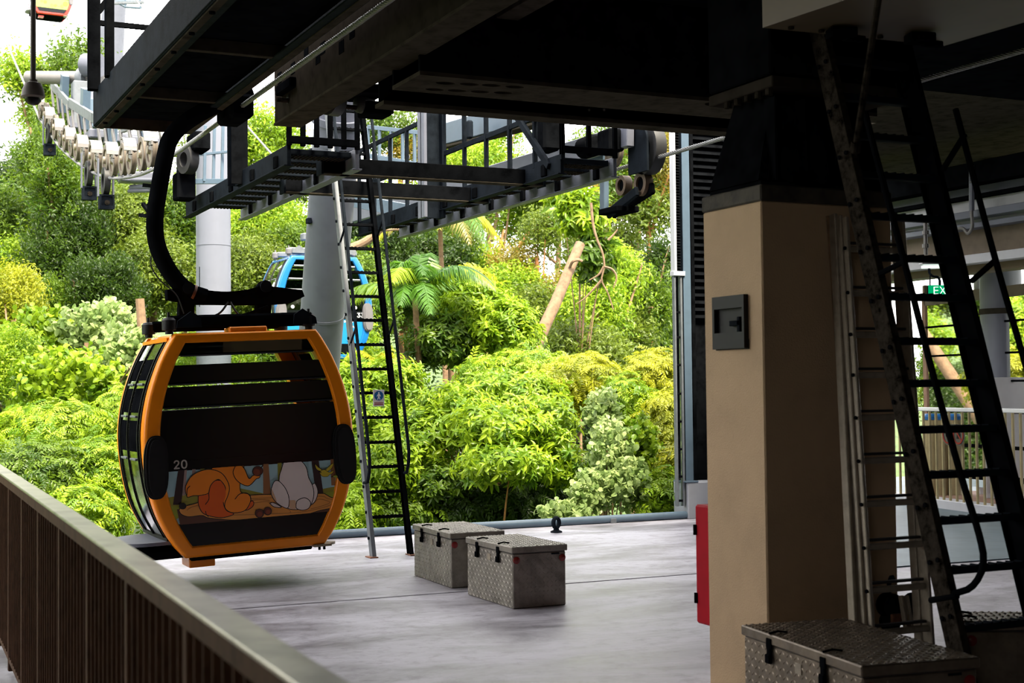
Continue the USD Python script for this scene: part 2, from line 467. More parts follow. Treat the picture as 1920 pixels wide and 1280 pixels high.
t = thing('edge_pipe', 'blue-grey pipe lying along the far edge of the deck', 'pipe', (6, Y_EDGE - 0.1, 0))
mb = MB().tube([(0.5, Y_EDGE - 0.1, 0.05), (11.0, Y_EDGE - 0.1, 0.05)], 0.05, 12)
mb.build('pipe', 'blue_grey_steel', t)
for k in range(6):
    MB().span((1.2 + k * 1.9, Y_EDGE - 0.16, 0.0), (1.28 + k * 1.9, Y_EDGE - 0.04, 0.06), 0.004).build('bracket', 'galvanised', t)
t = thing('lifting_eye', 'grey steel lifting eye standing on the deck near its far edge', 'eye bolt', at(1043, 998, Z=0))
c = at(1043, 990, Y=at(1043, 998, Z=0)[1])
MB().ring([(0.075, -0.018), (0.062, -0.03), (0.045, -0.018), (0.038, 0.0), (0.045, 0.018), (0.062, 0.03), (0.075, 0.018), (0.08, 0.0)][::-1], (c[0], c[1], 0.115), (0.5, -0.85, 0), 24).build('ring', 'dark_steel', t)
MB().lathe([(0.07, 0.0), (0.07, 0.015), (0.035, 0.03), (0.03, 0.05)], (c[0], c[1], 0.0), ZA).build('collar', 'dark_steel', t)

# ---------------------------------------------------------------- foreground railing
rn0, rn1 = at(564, 1280, Z=1.2), at(0, 885, Z=1.2)
rf0, rf1 = at(640, 1276, Z=1.2), at(0, 871, Z=1.2)
c0, c1 = (rn0 + rf0) / 2, (rn1 + rf1) / 2
rd = (c1 - c0) / np.linalg.norm(c1 - c0)
p0, p1 = c0 - rd * 2.2, c1 + rd * 4.0
rs = np.cross(rd, ZA)
t = thing('platform_railing', 'long brown metal railing with close-set upright blades in the foreground', 'railing', (p0[0], p0[1], 0))
MB().bar(p0 - ZA * 0.006, p1 - ZA * 0.006, 0.088, 0.012, 0.003).build('top_rail', 'rail_top', t, label='worn flat metal top rail')
MB().bar(p0 - rs * 0.034 - ZA * 0.035, p1 - rs * 0.034 - ZA * 0.035, 0.016, 0.05, 0.003).build('side_rail', 'bronze_rail', t)
MB().bar(p0 + rs * 0.034 - ZA * 0.035, p1 + rs * 0.034 - ZA * 0.035, 0.016, 0.05, 0.003).build('side_rail', 'bronze_rail', t)
MB().bar((p0[0], p0[1], 0.1), (p1[0], p1[1], 0.1), 0.05, 0.03, 0.003).build('bottom_rail', 'bronze_rail', t)
L = np.linalg.norm(p1 - p0)
n = int(L / 0.105)
for k in range(n):
    c = p0 + rd * (0.05 + k * 0.105)
    if k % 9 == 4:
        MB().box((c[0], c[1], 0.6), (0.055, 0.05, 1.14), np.stack([rs, rd, ZA], 1), 0.004).build('post', 'bronze_rail', t)
    else:
        MB().box((c[0], c[1], 0.625), (0.05, 0.012, 1.06), np.stack([rs, rd, ZA], 1), 0.002).build('blade', 'bronze_rail', t)

# ---------------------------------------------------------------- tread-plate boxes
def storage_box(name_label, near, left, right, z0, h, mat, lid_mat, big=False):
    """near, left, right: ground corners; the latches are on the near-left side."""
    near, left, right = (np.array([p[0], p[1], z0]) for p in (near, left, right))
    a = left - near; la = np.linalg.norm(a); a /= la
    b = right - near; b -= a * np.dot(a, b); lb = np.linalg.norm(b); b /= lb
    c = near + a * la / 2 + b * lb / 2
    R = np.stack([a, b, ZA], 1) if np.dot(np.cross(a, b), ZA) > 0 else np.stack([b, a, ZA], 1)
    swap = np.dot(np.cross(a, b), ZA) <= 0
    size = lambda x, y, z: (y, x, z) if swap else (x, y, z)
    t = thing('storage_box', name_label, 'storage box', (c[0], c[1], z0), group=None)
    MB().box(c + ZA * (h - 0.055) / 2, size(la, lb, h - 0.055), R, 0.008).build('body', mat, t)
    MB().box(c + ZA * (h - 0.026), size(la + 0.024, lb + 0.024, 0.05), R, 0.006).build('lid', lid_mat, t)
    MB().box(c + ZA * (h - 0.053), size(la - 0.01, lb - 0.01, 0.012), R, 0.001).build('seal', 'rubber_dark', t)
    # raised tread bars on the lid, and on the two sides in view
    mb = MB()

    def lozenges(o, u, v, w, lu, lv, step, ln, wd, ht):
        nu, nv = int(lu / step), int(lv / step)
        for i in range(nu):
            for j in range(nv):
                p = o + u * (i + 0.5) * lu / nu + v * (j + 0.5) * lv / nv
                d1 = (u + v) if (i + j) % 2 else (u - v)
                d1 = d1 / np.linalg.norm(d1); d2 = np.cross(w, d1)
                mb.add([p - d1 * ln / 2, p - d2 * wd / 2, p + d1 * ln / 2, p + d2 * wd / 2, p + w * ht], [(0, 1, 4), (1, 2, 4), (2, 3, 4), (3, 0, 4)])

    st = 0.034 if not big else 0.036
    lozenges(near + ZA * h - (a + b) * 0.01, a, b, ZA, la + 0.02, lb + 0.02, st, st * 1.05, st * 0.36, 0.005)
    lozenges(near, a, ZA, -b, la, h - 0.06, st, st * 1.0, st * 0.34, 0.0035)
    lozenges(near, b, ZA, -a, lb, h - 0.06, st, st * 0.9, st * 0.28, 0.002)
    mb.build('tread_pattern', lid_mat, t, kind='stuff', smooth=False)
    for fr in (0.28, 0.74):
        p = near + a * la * fr - b * 0.012
        s = lambda x, y, z: size(x, y, z)
        lt = MB().box(p + ZA * (h - 0.045), s(0.05, 0.014, 0.05), R, 0.003).box(p + ZA * (h - 0.10), s(0.034, 0.016, 0.09), R, 0.003).box(p - b * 0.008 + ZA * (h - 0.12), s(0.045, 0.016, 0.045), R, 0.004)
        lt = lt.build('latch', 'black_steel', t)
        MB().tube([p + ZA * (h + 0.004), p + b * 0.05 + ZA * (h + 0.012), p + b * 0.1 + ZA * (h + 0.004)], 0.006, 6).build('strap', 'black_steel', lt)
    for fr in (0.07, 0.93):
        p = near + b * lb * fr + ZA * (h - 0.105)
        MB().lathe([(0.028, 0.0), (0.028, 0.008), (0.018, 0.014)], p, -a, 16).build('corner_reflector', 'reflector_red', t)
    p = near + b * lb * 0.8 + ZA * (h - 0.07) - a * 0.003
    MB().box(p, size(0.004, 0.07, 0.012), R, 0.001).build('maker_plate', 'dark_steel', t)
    MB().box(near + a * la * 0.5 + ZA * (h - 0.12) - b * 0.003, size(0.06, 0.004, 0.05), R, 0.001).build('rating_plate', 'dark_aluminium', t)
    return t


g = lambda px, py, z=0.0: at(px, py, Z=z)
storage_box('silver tread-plate box beside the foot of the middle ladder, behind another', g(846, 1103), g(777, 1079), g(950, 1098), 0, 0.475, 'tread_plate', 'tread_plate')
storage_box('silver tread-plate box in the middle of the deck, in front of its twin', g(962, 1142), g(877, 1115), g(1073, 1137), 0, 0.48, 'tread_plate', 'tread_plate')
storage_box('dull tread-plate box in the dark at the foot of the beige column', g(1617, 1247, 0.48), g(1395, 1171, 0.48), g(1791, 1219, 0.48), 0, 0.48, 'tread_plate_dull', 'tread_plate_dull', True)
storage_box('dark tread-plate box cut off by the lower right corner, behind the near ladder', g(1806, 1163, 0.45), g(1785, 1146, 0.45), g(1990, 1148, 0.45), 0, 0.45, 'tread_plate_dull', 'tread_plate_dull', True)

# ---------------------------------------------------------------- beige column with its steel head
cn = at(1427, 376, D=7.7)
zc = float(cn[2])
X0, Y0 = float(cn[0]), float(cn[1])
CW, CD = 0.89, 0.575
t = thing('support_column', 'beige square concrete column under a black steel head', 'column', (X0 + CW / 2, Y0 + CD / 2, 0))
MB().span((X0, Y0, 0), (X0 + CW, Y0 + CD, zc), 0.008).build('shaft', 'beige_concrete', t)
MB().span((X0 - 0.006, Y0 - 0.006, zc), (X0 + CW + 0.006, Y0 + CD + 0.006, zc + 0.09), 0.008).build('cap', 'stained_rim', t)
mb = MB()
b0, b1 = np.array([X0 + 0.03, Y0 + 0.04, zc + 0.09]), np.array([X0 + CW - 0.03, Y0 + CD - 0.03, zc + 0.12])
mb.span(b0, b1, 0.004)
cx, cy = X0 + CW / 2, Y0 + CD / 2
V = [(X0 + 0.02, Y0 + 0.05, zc + 0.12), (X0 + CW - 0.02, Y0 + 0.05, zc + 0.12), (X0 + CW - 0.02, Y0 + CD - 0.04, zc + 0.12), (X0 + 0.02, Y0 + CD - 0.04, zc + 0.12),
     (X0 + 0.16, Y0 + 0.12, zc + 0.62), (X0 + CW - 0.1, Y0 + 0.12, zc + 0.62), (X0 + CW - 0.1, Y0 + CD - 0.1, zc + 0.62), (X0 + 0.16, Y0 + CD - 0.1, zc + 0.62)]
mb.add(V, [(0, 1, 5, 4), (1, 2, 6, 5), (2, 3, 7, 6), (3, 0, 4, 7), (4, 5, 6, 7), (3, 2, 1, 0)])
mb.build('steel_head', 'black_steel', t)
MB().span((X0 + 0.05, Y0 - 0.05, zc + 0.62), (X0 + CW + 0.1, Y0 + CD, zc + 0.68), 0.006).build('bearing_plate', 'brown_steel', t)
for k in range(5):
    p = np.array([X0 + 0.08, Y0 + 0.02 + k * 0.1, zc + 0.585])
    MB().cyl(p, p + ZA * 0.05, 0.022, 8).build('bolt', 'worn_steel', t)
for k in range(4):
    MB().span((X0 + 0.1 + k * 0.2, Y0 + 0.0, zc + 0.12), (X0 + 0.12 + k * 0.2, Y0 + 0.1, zc + 0.58), 0.003).build('stiffener', 'black_steel', t)
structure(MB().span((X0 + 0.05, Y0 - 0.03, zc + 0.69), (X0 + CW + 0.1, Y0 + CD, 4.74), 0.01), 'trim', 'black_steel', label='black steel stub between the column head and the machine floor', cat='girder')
# recessed box in the column's left face
fa, fb = at(1343, 558, X=X0), at(1404, 652, X=X0)
t = thing('socket_box', 'black recessed electrical box in the left face of the beige column', 'electrical box', (X0, (fa[1] + fb[1]) / 2, fb[2]))
ya, yb, za, zb = min(fa[1], fb[1]), max(fa[1], fb[1]), min(fa[2], fb[2]), max(fa[2], fb[2])
fr = MB().prism(sbox(ya, za, yb, zb).difference(sbox(ya + 0.02, za + 0.09, yb - 0.02, zb - 0.07)), (X0 - 0.03, 0, 0), YA, ZA, 0.03)
fr.build('frame', 'black_plastic', t)
MB().prism(sbox(ya - 0.006, za - 0.006, yb + 0.006, za + 0.05), (X0 - 0.004, 0, 0), YA, ZA, 0.006).build('stain', 'stained_rim', t)
MB().span((X0 - 0.004, ya + 0.015, za + 0.08), (X0 + 0.004, yb - 0.015, zb - 0.06), 0.0).build('back_plate', 'black_plastic', t)
MB().span((X0 - 0.026, ya + 0.05, zb - 0.17), (X0 - 0.003, ya + 0.15, zb - 0.14), 0.003).build('switch', 'dark_steel', t)
MB().span((X0 - 0.026, ya + 0.05, zb - 0.24), (X0 - 0.003, ya + 0.075, zb - 0.12), 0.003).build('switch', 'dark_steel', t)
# red hose cabinet behind the column
ca = at(1301, 946, D=9.3)
YB = Y0 + CD
xr = float(at(1303, 1000, Y=YB + 0.32)[0])
ztop, zbot = float(at(1303, 945, X=xr)[2]), 0.0
zt = at(1301, 945, Y=YB + 0.33)[2]; zb_ = at(1303, 1167, Y=YB + 0.33)[2]
t = thing('hose_cabinet', 'red fire hose cabinet on the back of the beige column', 'fire cabinet', (xr + 0.35, YB + 0.16, zb_))
MB().span((xr, YB + 0.005, zb_), (xr + 0.75, YB + 0.32, zt), 0.012).build('body', 'red_cabinet', t)
MB().span((xr + 0.03, YB + 0.32, zb_ + 0.03), (xr + 0.72, YB + 0.345, zt - 0.03), 0.006).build('door', 'red_cabinet', t)
for z in (zb_ + 0.15, zt - 0.15):
    MB().cyl((xr - 0.004, YB + 0.31, z - 0.03), (xr - 0.004, YB + 0.31, z + 0.03), 0.012, 10).build('hinge', 'black_steel', t)

# ---------------------------------------------------------------- ladders
def ladder(label, X, W, bot, top, rung_px, line, sdepth, sthick, mat_l, mat_r, mat_rung, rung_h, rung_d, sgroup=None, foot=True):
    """bot, top: points of the left stringer's middle line, in the plane X."""
    d = (top - bot) / np.linalg.norm(top - bot)
    nrm = np.cross(XA, d)
    if nrm[1] > 0:
        nrm = -nrm                                            # towards the viewer and the climber
    t = thing('ladder', label, 'ladder', (X + W / 2, bot[1], bot[2]))
    R = np.stack([d, np.cross(nrm, d), nrm], 1)
    L = np.linalg.norm(top - bot)
    depths = sdepth if isinstance(sdepth, tuple) else (sdepth, sdepth)
    for k, (x, m) in enumerate(((0.0, mat_l), (W, mat_r))):
        sdepth = depths[k]
        c = (bot + top) / 2 + XA * x
        s = 1 if k == 0 else -1
        sd = np.cross(nrm, d); sgn = np.sign(sd[0])
        mb = MB().box(c, (L, sthick, sdepth), R, 0.003)
        for e in (-1, 1):
            mb.box(c + XA * s * sthick * 1.2 + nrm * e * (sdepth / 2 - sthick * 0.3), (L, sthick * 3.0, sthick * 0.6), R, 0.002)
        mb.build('stringer', m, t)
    rungs = []
    for px, py in rung_px:
        p = at(px, py, X=X)
        s = np.dot(p - bot, d)
        q = bot + d * s
        rungs.append(q)
        r = MB().box(q + XA * W / 2, (W - sthick, rung_d, rung_h), None, 0.004)
        for i in range(9):
            r.box(q + XA * (W * (0.1 + 0.1 * i)) + ZA * (rung_h / 2 + 0.002), (0.014, rung_d * 0.9, 0.007), None, 0.001)
        r.build('rung', mat_rung, t)
    return t, d, nrm, rungs


def on(px0, py0, px1, py1, y):
    return px0 + (px1 - px0) * (y - py0) / (py1 - py0)


# middle ladder up to the tower catwalk
foot = at(697, 1045, Z=0)
XM = float(foot[0])
topm = at(610, 195, X=XM)
ys = [970, 923, 876, 830, 783, 737, 692, 646, 600, 555, 510, 465, 420, 375, 330, 285, 240, 205]
tl, dm, nm, rg = ladder('galvanised rung ladder rising from the deck to the tower catwalk', XM, 0.44, foot, topm, [(on(697, 1045, 610, 195, y), y) for y in ys], None, 0.085, 0.014, 'galvanised', 'black_steel', 'black_steel', 0.03, 0.04)
for x in (0.0, 0.44):
    MB().box(foot + XA * x + ZA * 0.006, (0.09, 0.16, 0.012), None, 0.003).build('foot_plate', 'lacquer_rust', tl)
for x, (ya_, yb_) in ((0.0, (905, 205)), (0.44, (890, 190))):
    a_ = at(on(697, 1045, 610, 195, ya_), ya_, X=XM) + XA * x
    b_ = at(on(697, 1045, 610, 195, yb_), yb_, X=XM) + XA * x
    off = nm * 0.24
    pts = [a_, a_ + nm * 0.10 - dm * 0.02, a_ + nm * 0.18 + dm * 0.05, a_ + off + dm * 0.2] + ramp_pts(a_ + off + dm * 0.4, b_ + off, 5)
    MB().tube(spline(pts, 40), 0.018, 8).build('handrail', 'dark_steel', tl)
    for s in (0.35, 0.62):
        p = a_ + (b_ - a_) * s
        MB().tube([p, p + off + dm * 0.12], 0.012, 6).build('handrail_bracket', 'dark_steel', tl)
for k in range(16):
    p = foot + dm * (0.2 + 0.27 * k) - XA * 0.008
    MB().cyl(p, p - XA * 0.012, 0.016, 8).build('bolt', 'dark_steel', tl)
# the notice hung between two rungs
pa, pb = at(695, 730, X=XM + 0.16), at(719, 763, X=XM + 0.28)
pc = at(707, 746, Y=float(pa[1]))
t = thing('sign_board', 'small white notice with a blue round pedestrian symbol on the middle ladder', 'sign', pc)
sw, sh = 0.125, 0.175
yv = float(pc[1]) - 0.05
MB().span((pc[0] - sw / 2, yv, pc[2] - sh / 2), (pc[0] + sw / 2, yv + 0.004, pc[2] + sh / 2), 0.001).build('plate', 'white_paint', t)
dc = np.array([pc[0], yv - 0.002, pc[2] + 0.025])
MB().prism(Point(0, 0).buffer(0.05), dc, XA, ZA, 0.0015).build('blue_disc', 'sign_blue', t)
man = shapely.union_all([Point(0, 0.03).buffer(0.009), sbox(-0.011, -0.008, 0.011, 0.02), LineString([(0, -0.005), (-0.012, -0.038)]).buffer(0.005), LineString([(0, -0.005), (0.012, -0.038)]).buffer(0.005), LineString([(-0.008, 0.014), (-0.02, -0.006)]).buffer(0.004), LineString([(0.008, 0.014), (0.02, -0.006)]).buffer(0.004)])
MB().prism(man, dc - YA * 0.0016, XA, ZA, 0.0012).build('walking_figure', 'white_paint', t)
for k in range(2):
    MB().span((pc[0] - 0.05, yv - 0.002, pc[2] - 0.055 - k * 0.016), (pc[0] + 0.05, yv, pc[2] - 0.047 - k * 0.016), 0.0).build('text_line', 'sign_red', t)

# near ladder on the right
pe = at(1676, 722, D=7.15)
XN = float(pe[0])
sl = lambda y: on(1600, 362, 1777, 1150, y)
botn, topn = at(sl(1262), 1262, X=XN), at(sl(20), 20, X=XN)
dn = (topn - botn) / np.linalg.norm(topn - botn)
botn = botn - dn * (botn[2] / dn[2])
ysn = [1180, 1071, 978, 892, 807, 720, 640, 556, 482, 404, 326, 252, 180, 110]
tn, dn, nn, rgn = ladder('steep dark steel ship ladder in front of the beige column', XN, 0.575, botn, topn, [(sl(y), y) for y in ysn], None, (0.115, 0.155), 0.014, 'worn_steel', 'black_steel', 'dark_steel', 0.034, 0.06)
for x, pts in ((0.0, [(1790, 1112), (1822, 1100), (1843, 1062), (1838, 1010), (1799, 881), (1749, 700), (1695, 488), (1645, 300), (1622, 210)]),
               (0.575, [(1990, 960), (1998, 950), (1990, 930), (1920, 674), (1868, 492), (1792, 205)])):
    P = [at(px, py, X=XN + x) for px, py in pts]
    MB().tube(spline(P, 60), 0.0165, 10).build('handrail', 'black_steel', tn)
for x, (s0, s1) in ((0.0, ((1650, 513), (1695, 490))), (0.575, ((1768, 318), (1809, 252))), (0.575, ((1822, 527), (1864, 490))), (0.0, ((1795, 1117), (1745, 1125)))):
    MB().tube([at(*s0, X=XN + x), at(*s1, X=XN + x)], 0.016, 8).build('handrail_bracket', 'black_steel', tn)
for k in range(14):
    p = botn + dn * (0.35 + 0.27 * k) - XA * 0.012
    for e in (-0.03, 0.03):
        MB().cyl(p + nn * e, p + nn * e - XA * 0.008, 0.012, 8).build('bolt', 'black_steel', tn)

# folded aluminium ladder leaning on the column
YL = Y0 - 0.02
XL = float(at(1570, 420, Y=YL)[0])
t = thing('aluminium_ladder', 'aluminium extension ladder leaning against the beige column', 'ladder', (XL + 0.2, YL - 0.3, 0.0))
la_t = at(1566, 402, Y=YL)
for k, (tx, bx) in enumerate(((1562, 1600), (1572, 1618), (1583, 1632))):
    a_ = at(tx, 402 + 3 * k, Y=YL - 0.04 - 0.035 * k)
    b_ = at(bx, 1172 + 3 * k, Y=YL - 0.34 - 0.035 * k)
    d_ = (b_ - a_) / np.linalg.norm(b_ - a_)
    b_ = b_ + d_ * (b_[2] - 0.03) / abs(d_[2])
    sec = [MB().bar(a_, b_, 0.022, 0.055, 0.004, up=YA)]
    wdt = 0.43 - 0.02 * k
    sec.append(MB().bar(a_ + XA * wdt, b_ + XA * wdt, 0.022, 0.055, 0.004, up=YA))
    for m in sec:
        m.build('side_rail', 'dark_aluminium', t)
    if k == 2:
        for y in (466, 549, 627, 703, 783, 864, 945, 1026, 1107, 1188):
            s = (y - 405) / (1178 - 405)
            p = at(on(1583, 408, 1632, 1178, y), y, Y=float(a_[1] + (b_[1] - a_[1]) * 0) - 0.0)
            fr_ = (y - 408) / (1178 - 408)
            yy = (YL - 0.11) + (-0.30) * fr_
            p = at(on(1583, 408, 1632, 1178, y), y, Y=yy)
            MB().box(p + XA * wdt / 2, (wdt - 0.02, 0.03, 0.034), None, 0.006).build('rung', 'dark_aluminium', t)
            MB().box(p + XA * wdt / 2 + ZA * 0.034 + YA * 0.02, (wdt - 0.02, 0.03, 0.014), None, 0.002).build('rung_step', 'rubber_dark', t)
            MB().cyl(p - XA * 0.02 - YA * 0.02, p - XA * 0.03 - YA * 0.02, 0.01, 8).build('rivet', 'black_steel', t)
poles = [(1553, 405, 1606, 1172), (1590, 700, 1612, 1170)]
for k, (px0, py0, px1, py1) in enumerate(poles):
    a_ = at(px0, py0, Y=YL - 0.012); b_ = at(px1, py1, Y=YL - 0.22)
    d_ = (b_ - a_) / np.linalg.norm(b_ - a_)
    b_ = b_ + d_ * b_[2] / abs(d_[2])
    tp = thing('pole', ('long thin wooden pole leaning left of the aluminium ladder', 'short thin wooden pole leaning behind the aluminium ladder rails')[k], 'pole', b_)
    MB().tube([a_, b_], 0.012, 8).build('shaft', 'bark_brown', tp)
    MB().tube([b_ + (a_ - b_) * 0.02, b_], 0.015, 8).build('ferrule', 'dark_steel', tp)
# two chain hoists hanging behind the ladder foot
for k, px in enumerate((1668, 1716)):
    c = at(px, 1146, Y=YL - 0.10)
    t = thing('chain_hoist', ('black chain hoist hanging left behind the aluminium ladder foot', 'black chain hoist hanging right behind the aluminium ladder foot')[k], 'hoist', c)
    MB().lathe([(0.05, -0.05), (0.066, -0.035), (0.066, 0.035), (0.05, 0.05)], c + ZA * 0.035, YA, 20).build('housing', 'black_steel', t)
    MB().lathe([(0.035, -0.05), (0.05, -0.035), (0.05, 0.03), (0.035, 0.045)], c - ZA * 0.055, YA, 20).build('chain_wheel', 'black_steel', t)
    MB().box(c - ZA * 0.03 - YA * 0.055, (0.07, 0.02, 0.05), None, 0.004).build('cover', 'lacquer_rust', t)
    MB().tube(spline([c + ZA * 0.10, c + ZA * 0.15, c + ZA * 0.19 + XA * 0.02, c + ZA * 0.16 + XA * 0.035], 14), 0.012, 8).build('hook', 'dark_steel', t)
for k, px in enumerate((1692, 1702)):
    a_, b_ = at(px - 3, 1116, Y=YL - 0.2), at(px + 8, 1178, Y=YL - 0.24)
    MB().bar(a_, b_ - ZA * 0.02, 0.018, 0.03, 0.003, up=YA).build('batten', 'dark_aluminium', None, label=('pale batten standing left between the two chain hoists', 'pale batten standing right between the two chain hoists')[k], cat='batten')
# slanting strut from the tan box girder
a_, b_ = at(1650, -20, D=6.2), at(1603, 285, D=6.6)
t = thing('strut', 'thin brown rod slanting down from the ceiling in front of the near ladder', 'rod', a_)
MB().tube([a_, b_], 0.016, 8).build('rod', 'worn_steel', t)
MB().lathe([(0.024, 0), (0.024, 0.05)], b_, a_ - b_, 10).build('collar', 'worn_steel', t)
# ---------------------------------------------------------------- overhead machine steelwork
RX_L, RX_R, RZ = 3.31, 8.33, 4.3
# dark walkway left of the rope, seen from below
Y_END = float(at(360, 249, X=3.2)[1])
zl = float(at(360, 249, X=3.2)[2])
xl = float(at(177, 243, Y=Y_END)[0])
t = thing('overhead_walkway', 'black steel walkway hanging overhead at the upper left', 'walkway', (2.7, 9.0, zl))
MB().span((xl + 0.05, 1.0, zl + 0.10), (3.15, Y_END - 0.02, zl + 0.13), 0.004).build('deck_plate', 'black_steel', t)
for x, s in ((xl, 1), (3.2, -1)):
    mb = MB().span((x - 0.012, 1.0, zl), (x + 0.012, Y_END, zl + 0.34), 0.004)
    mb.span((x, 1.0, zl - 0.006), (x + s * 0.14, Y_END, zl + 0.012), 0.003).span((x, 1.0, zl + 0.328), (x + s * 0.09, Y_END, zl + 0.346), 0.003)
    mb.build('side_beam', 'dark_steel', t)
    MB().span((x + s * 0.015, 1.0, zl - 0.018), (x + s * 0.075, Y_END, zl - 0.004), 0.003).build('beam_flange', 'soffit_steel', t)
MB().span((xl, Y_END - 0.02, zl - 0.01), (3.2, Y_END + 0.01, zl + 0.12), 0.004).build('end_plate', 'soffit_steel', t)
for k in range(6):
    y = Y_END - 1.55 - k * 1.9
    MB().span((xl + 0.02, y - 0.035, zl + 0.0), (3.18, y + 0.035, zl + 0.10), 0.004).build('cross_rib', 'soffit_steel', t)
for k in range(16):
    y = Y_END - 0.35 - k * 0.62
    MB().cyl((xl + 0.045, y, zl - 0.018), (xl + 0.045, y, zl - 0.034), 0.022, 8).build('bolt', 'black_steel', t)
xa = float(at(176, 60, Y=Y_END - 0.25)[0])
for (px, yy, w) in ((176, Y_END - 0.25, 0.11), (205, Y_END - 0.9, 0.075)):
    p = at(px, 100, X=xl + 0.05)
    p = at(px, 100, Y=yy)
    MB().span((p[0] - w / 2, yy - 0.05, zl + 0.3), (p[0] + w / 2, yy + 0.05, zl + 2.1), 0.006).build('railing_post', 'black_steel', t)
p = at(176, 42, Y=Y_END - 0.25)
MB().bar((p[0] + 0.02, Y_END - 0.25, p[2]), (p[0] + 1.1, Y_END - 0.25, p[2] - 0.0), 0.03, 0.05).build('railing_bar', 'black_steel', t)
MB().bar((p[0], Y_END - 0.22, p[2] + 0.05), (p[0] + 0.35, Y_END - 0.22, p[2] + 0.55), 0.04, 0.06).build('railing_brace', 'black_steel', t)
MB().bar((p[0], Y_END - 0.25, zl + 2.05), (p[0] + 0.0, 4.0, zl + 2.05), 0.05, 0.05).build('railing_bar', 'black_steel', t)

# the guide beam on the right of the rope
xg = 3.62
e = at(517, 231, X=xg)
t = thing('guide_beam', 'dark slotted steel guide beam running overhead beside the left rope', 'beam', (xg, 8, float(e[2])))
zg = float(e[2])
yg = float(e[1])
MB().span((xg - 0.01, 0.5, zg), (xg + 0.03, yg, zg + 0.52), 0.004).build('web', 'brown_steel', t)
MB().span((xg - 0.02, 0.5, zg - 0.025), (xg + 0.24, yg, zg), 0.004).build('flange', 'soffit_steel', t)
MB().span((xg + 0.2, 0.5, zg), (xg + 0.24, yg, zg + 0.52), 0.004).build('web', 'black_steel', t)
MB().span((xg - 0.02, 0.5, zg + 0.52), (xg + 0.24, yg, zg + 0.545), 0.004).build('flange', 'black_steel', t)
for (px, py) in ((605, 90), (596, 108), (574, 98), (549, 128), (524, 146), (640, 88), (660, 60)):
    p = at(px, py, X=xg - 0.012)
    MB().span((xg - 0.014, p[1] - 0.06, p[2] - 0.05), (xg - 0.009, p[1] + 0.06, p[2] + 0.05), 0.0).build('slot', 'black_steel', t)
# hangers and tyre drive under the guide beam
p = at(620, 190, X=4.0)
t = thing('tyre_drive', 'black cluster of drive gear hanging under the guide beam above the middle ladder', 'drive unit', p)
MB().box(p + ZA * 0.1, (0.9, 0.45, 0.09), None, 0.01).build('frame', 'black_steel', t)
for k, (dx, r) in enumerate(((-0.3, 0.10), (0.02, 0.13), (0.32, 0.09))):
    MB().lathe([(r * 0.6, -0.08), (r, -0.06), (r, 0.06), (r * 0.6, 0.08)], p + XA * dx, (1, 0.4, 0), 16).build('roller', 'rubber_dark', t)
MB().tube([p + XA * -0.5 - ZA * 0.02, p + XA * 0.6 - ZA * 0.05], 0.022, 8).build('shaft', 'worn_steel', t)
MB().box(p + XA * 0.42 - ZA * 0.05, (0.25, 0.25, 0.12), None, 0.01).build('motor', 'black_steel', t)

# the cross girder with round holes in its soffit
Yg = float(at(1000, 216, Z=4.0)[1])
t = thing('cross_girder', 'wide black cross girder overhead with round holes in its underside', 'girder', (6, Yg - 0.6, 4.0))
gx0, gx1 = float(at(742, 165, Z=4.0)[0]), float(at(1470, 200, Z=4.0)[0])
y0_, y1_ = float(at(800, 141, Z=4.0)[1]), float(at(800, 174, Z=4.0)[1])
pl = sbox(gx0, y0_, gx1 + 1.0, y1_)
for (px, py) in ((815, 168), (835, 156), (857, 170), (880, 158), (900, 172), (921, 160), (943, 174), (965, 163), (1355, 196)):
    c = at(px, py, Z=4.0)
    r = 0.075 if px < 1300 else 0.16
    pl = pl.difference(affinity.scale(Point(c[0], c[1]).buffer(r), 1.0, 0.62))
MB().prism(pl, (0, 0, 4.0), XA, YA, 0.03).build('soffit_plate', 'soffit_steel', t)
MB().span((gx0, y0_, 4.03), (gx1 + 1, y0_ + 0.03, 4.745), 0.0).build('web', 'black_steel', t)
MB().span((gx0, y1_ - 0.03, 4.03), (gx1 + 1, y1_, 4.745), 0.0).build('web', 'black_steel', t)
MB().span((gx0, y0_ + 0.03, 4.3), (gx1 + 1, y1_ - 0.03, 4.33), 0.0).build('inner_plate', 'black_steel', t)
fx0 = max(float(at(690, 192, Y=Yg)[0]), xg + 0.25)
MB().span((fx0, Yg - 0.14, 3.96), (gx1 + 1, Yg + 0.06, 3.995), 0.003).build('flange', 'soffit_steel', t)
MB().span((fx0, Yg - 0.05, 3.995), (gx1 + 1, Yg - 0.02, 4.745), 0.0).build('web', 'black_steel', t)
for k in range(2):
    c = at(1105 + 28 * k, 206, Y=Yg - 0.06)
    MB().cyl((c[0], Yg - 0.055, c[2]), (c[0], Yg - 0.06, c[2]), 0.012, 8).build('bolt', 'galvanised', t)
# slanted side beam and bracket seen at the top, left of the girder
t = thing('channel_beam', 'dark steel channel beam overhead between the guide beam and the cross girder', 'beam', at(860, 40, X=4.6))
a_, b_ = at(640, 205, X=4.45), at(980, -20, X=4.45)
MB().span((4.42, float(b_[1]) - 5, float(a_[2])), (4.6, min(float(at(790, 82, X=4.45)[1]), y0_ - 0.02), float(a_[2]) + 0.05), 0.004).build('flange', 'soffit_steel', t)
MB().span((4.58, float(b_[1]) - 5, float(a_[2]) + 0.05), (4.6, min(float(at(790, 82, X=4.45)[1]), y0_ - 0.02), 4.745), 0.0).build('web', 'black_steel', t)
c = at(940, 70, X=4.7)
MB().box(c, (0.05, 0.06, 0.10), None, 0.006).cyl(c - ZA * 0.02, c - ZA * 0.09, 0.018, 8).build('bracket', 'worn_steel', t)

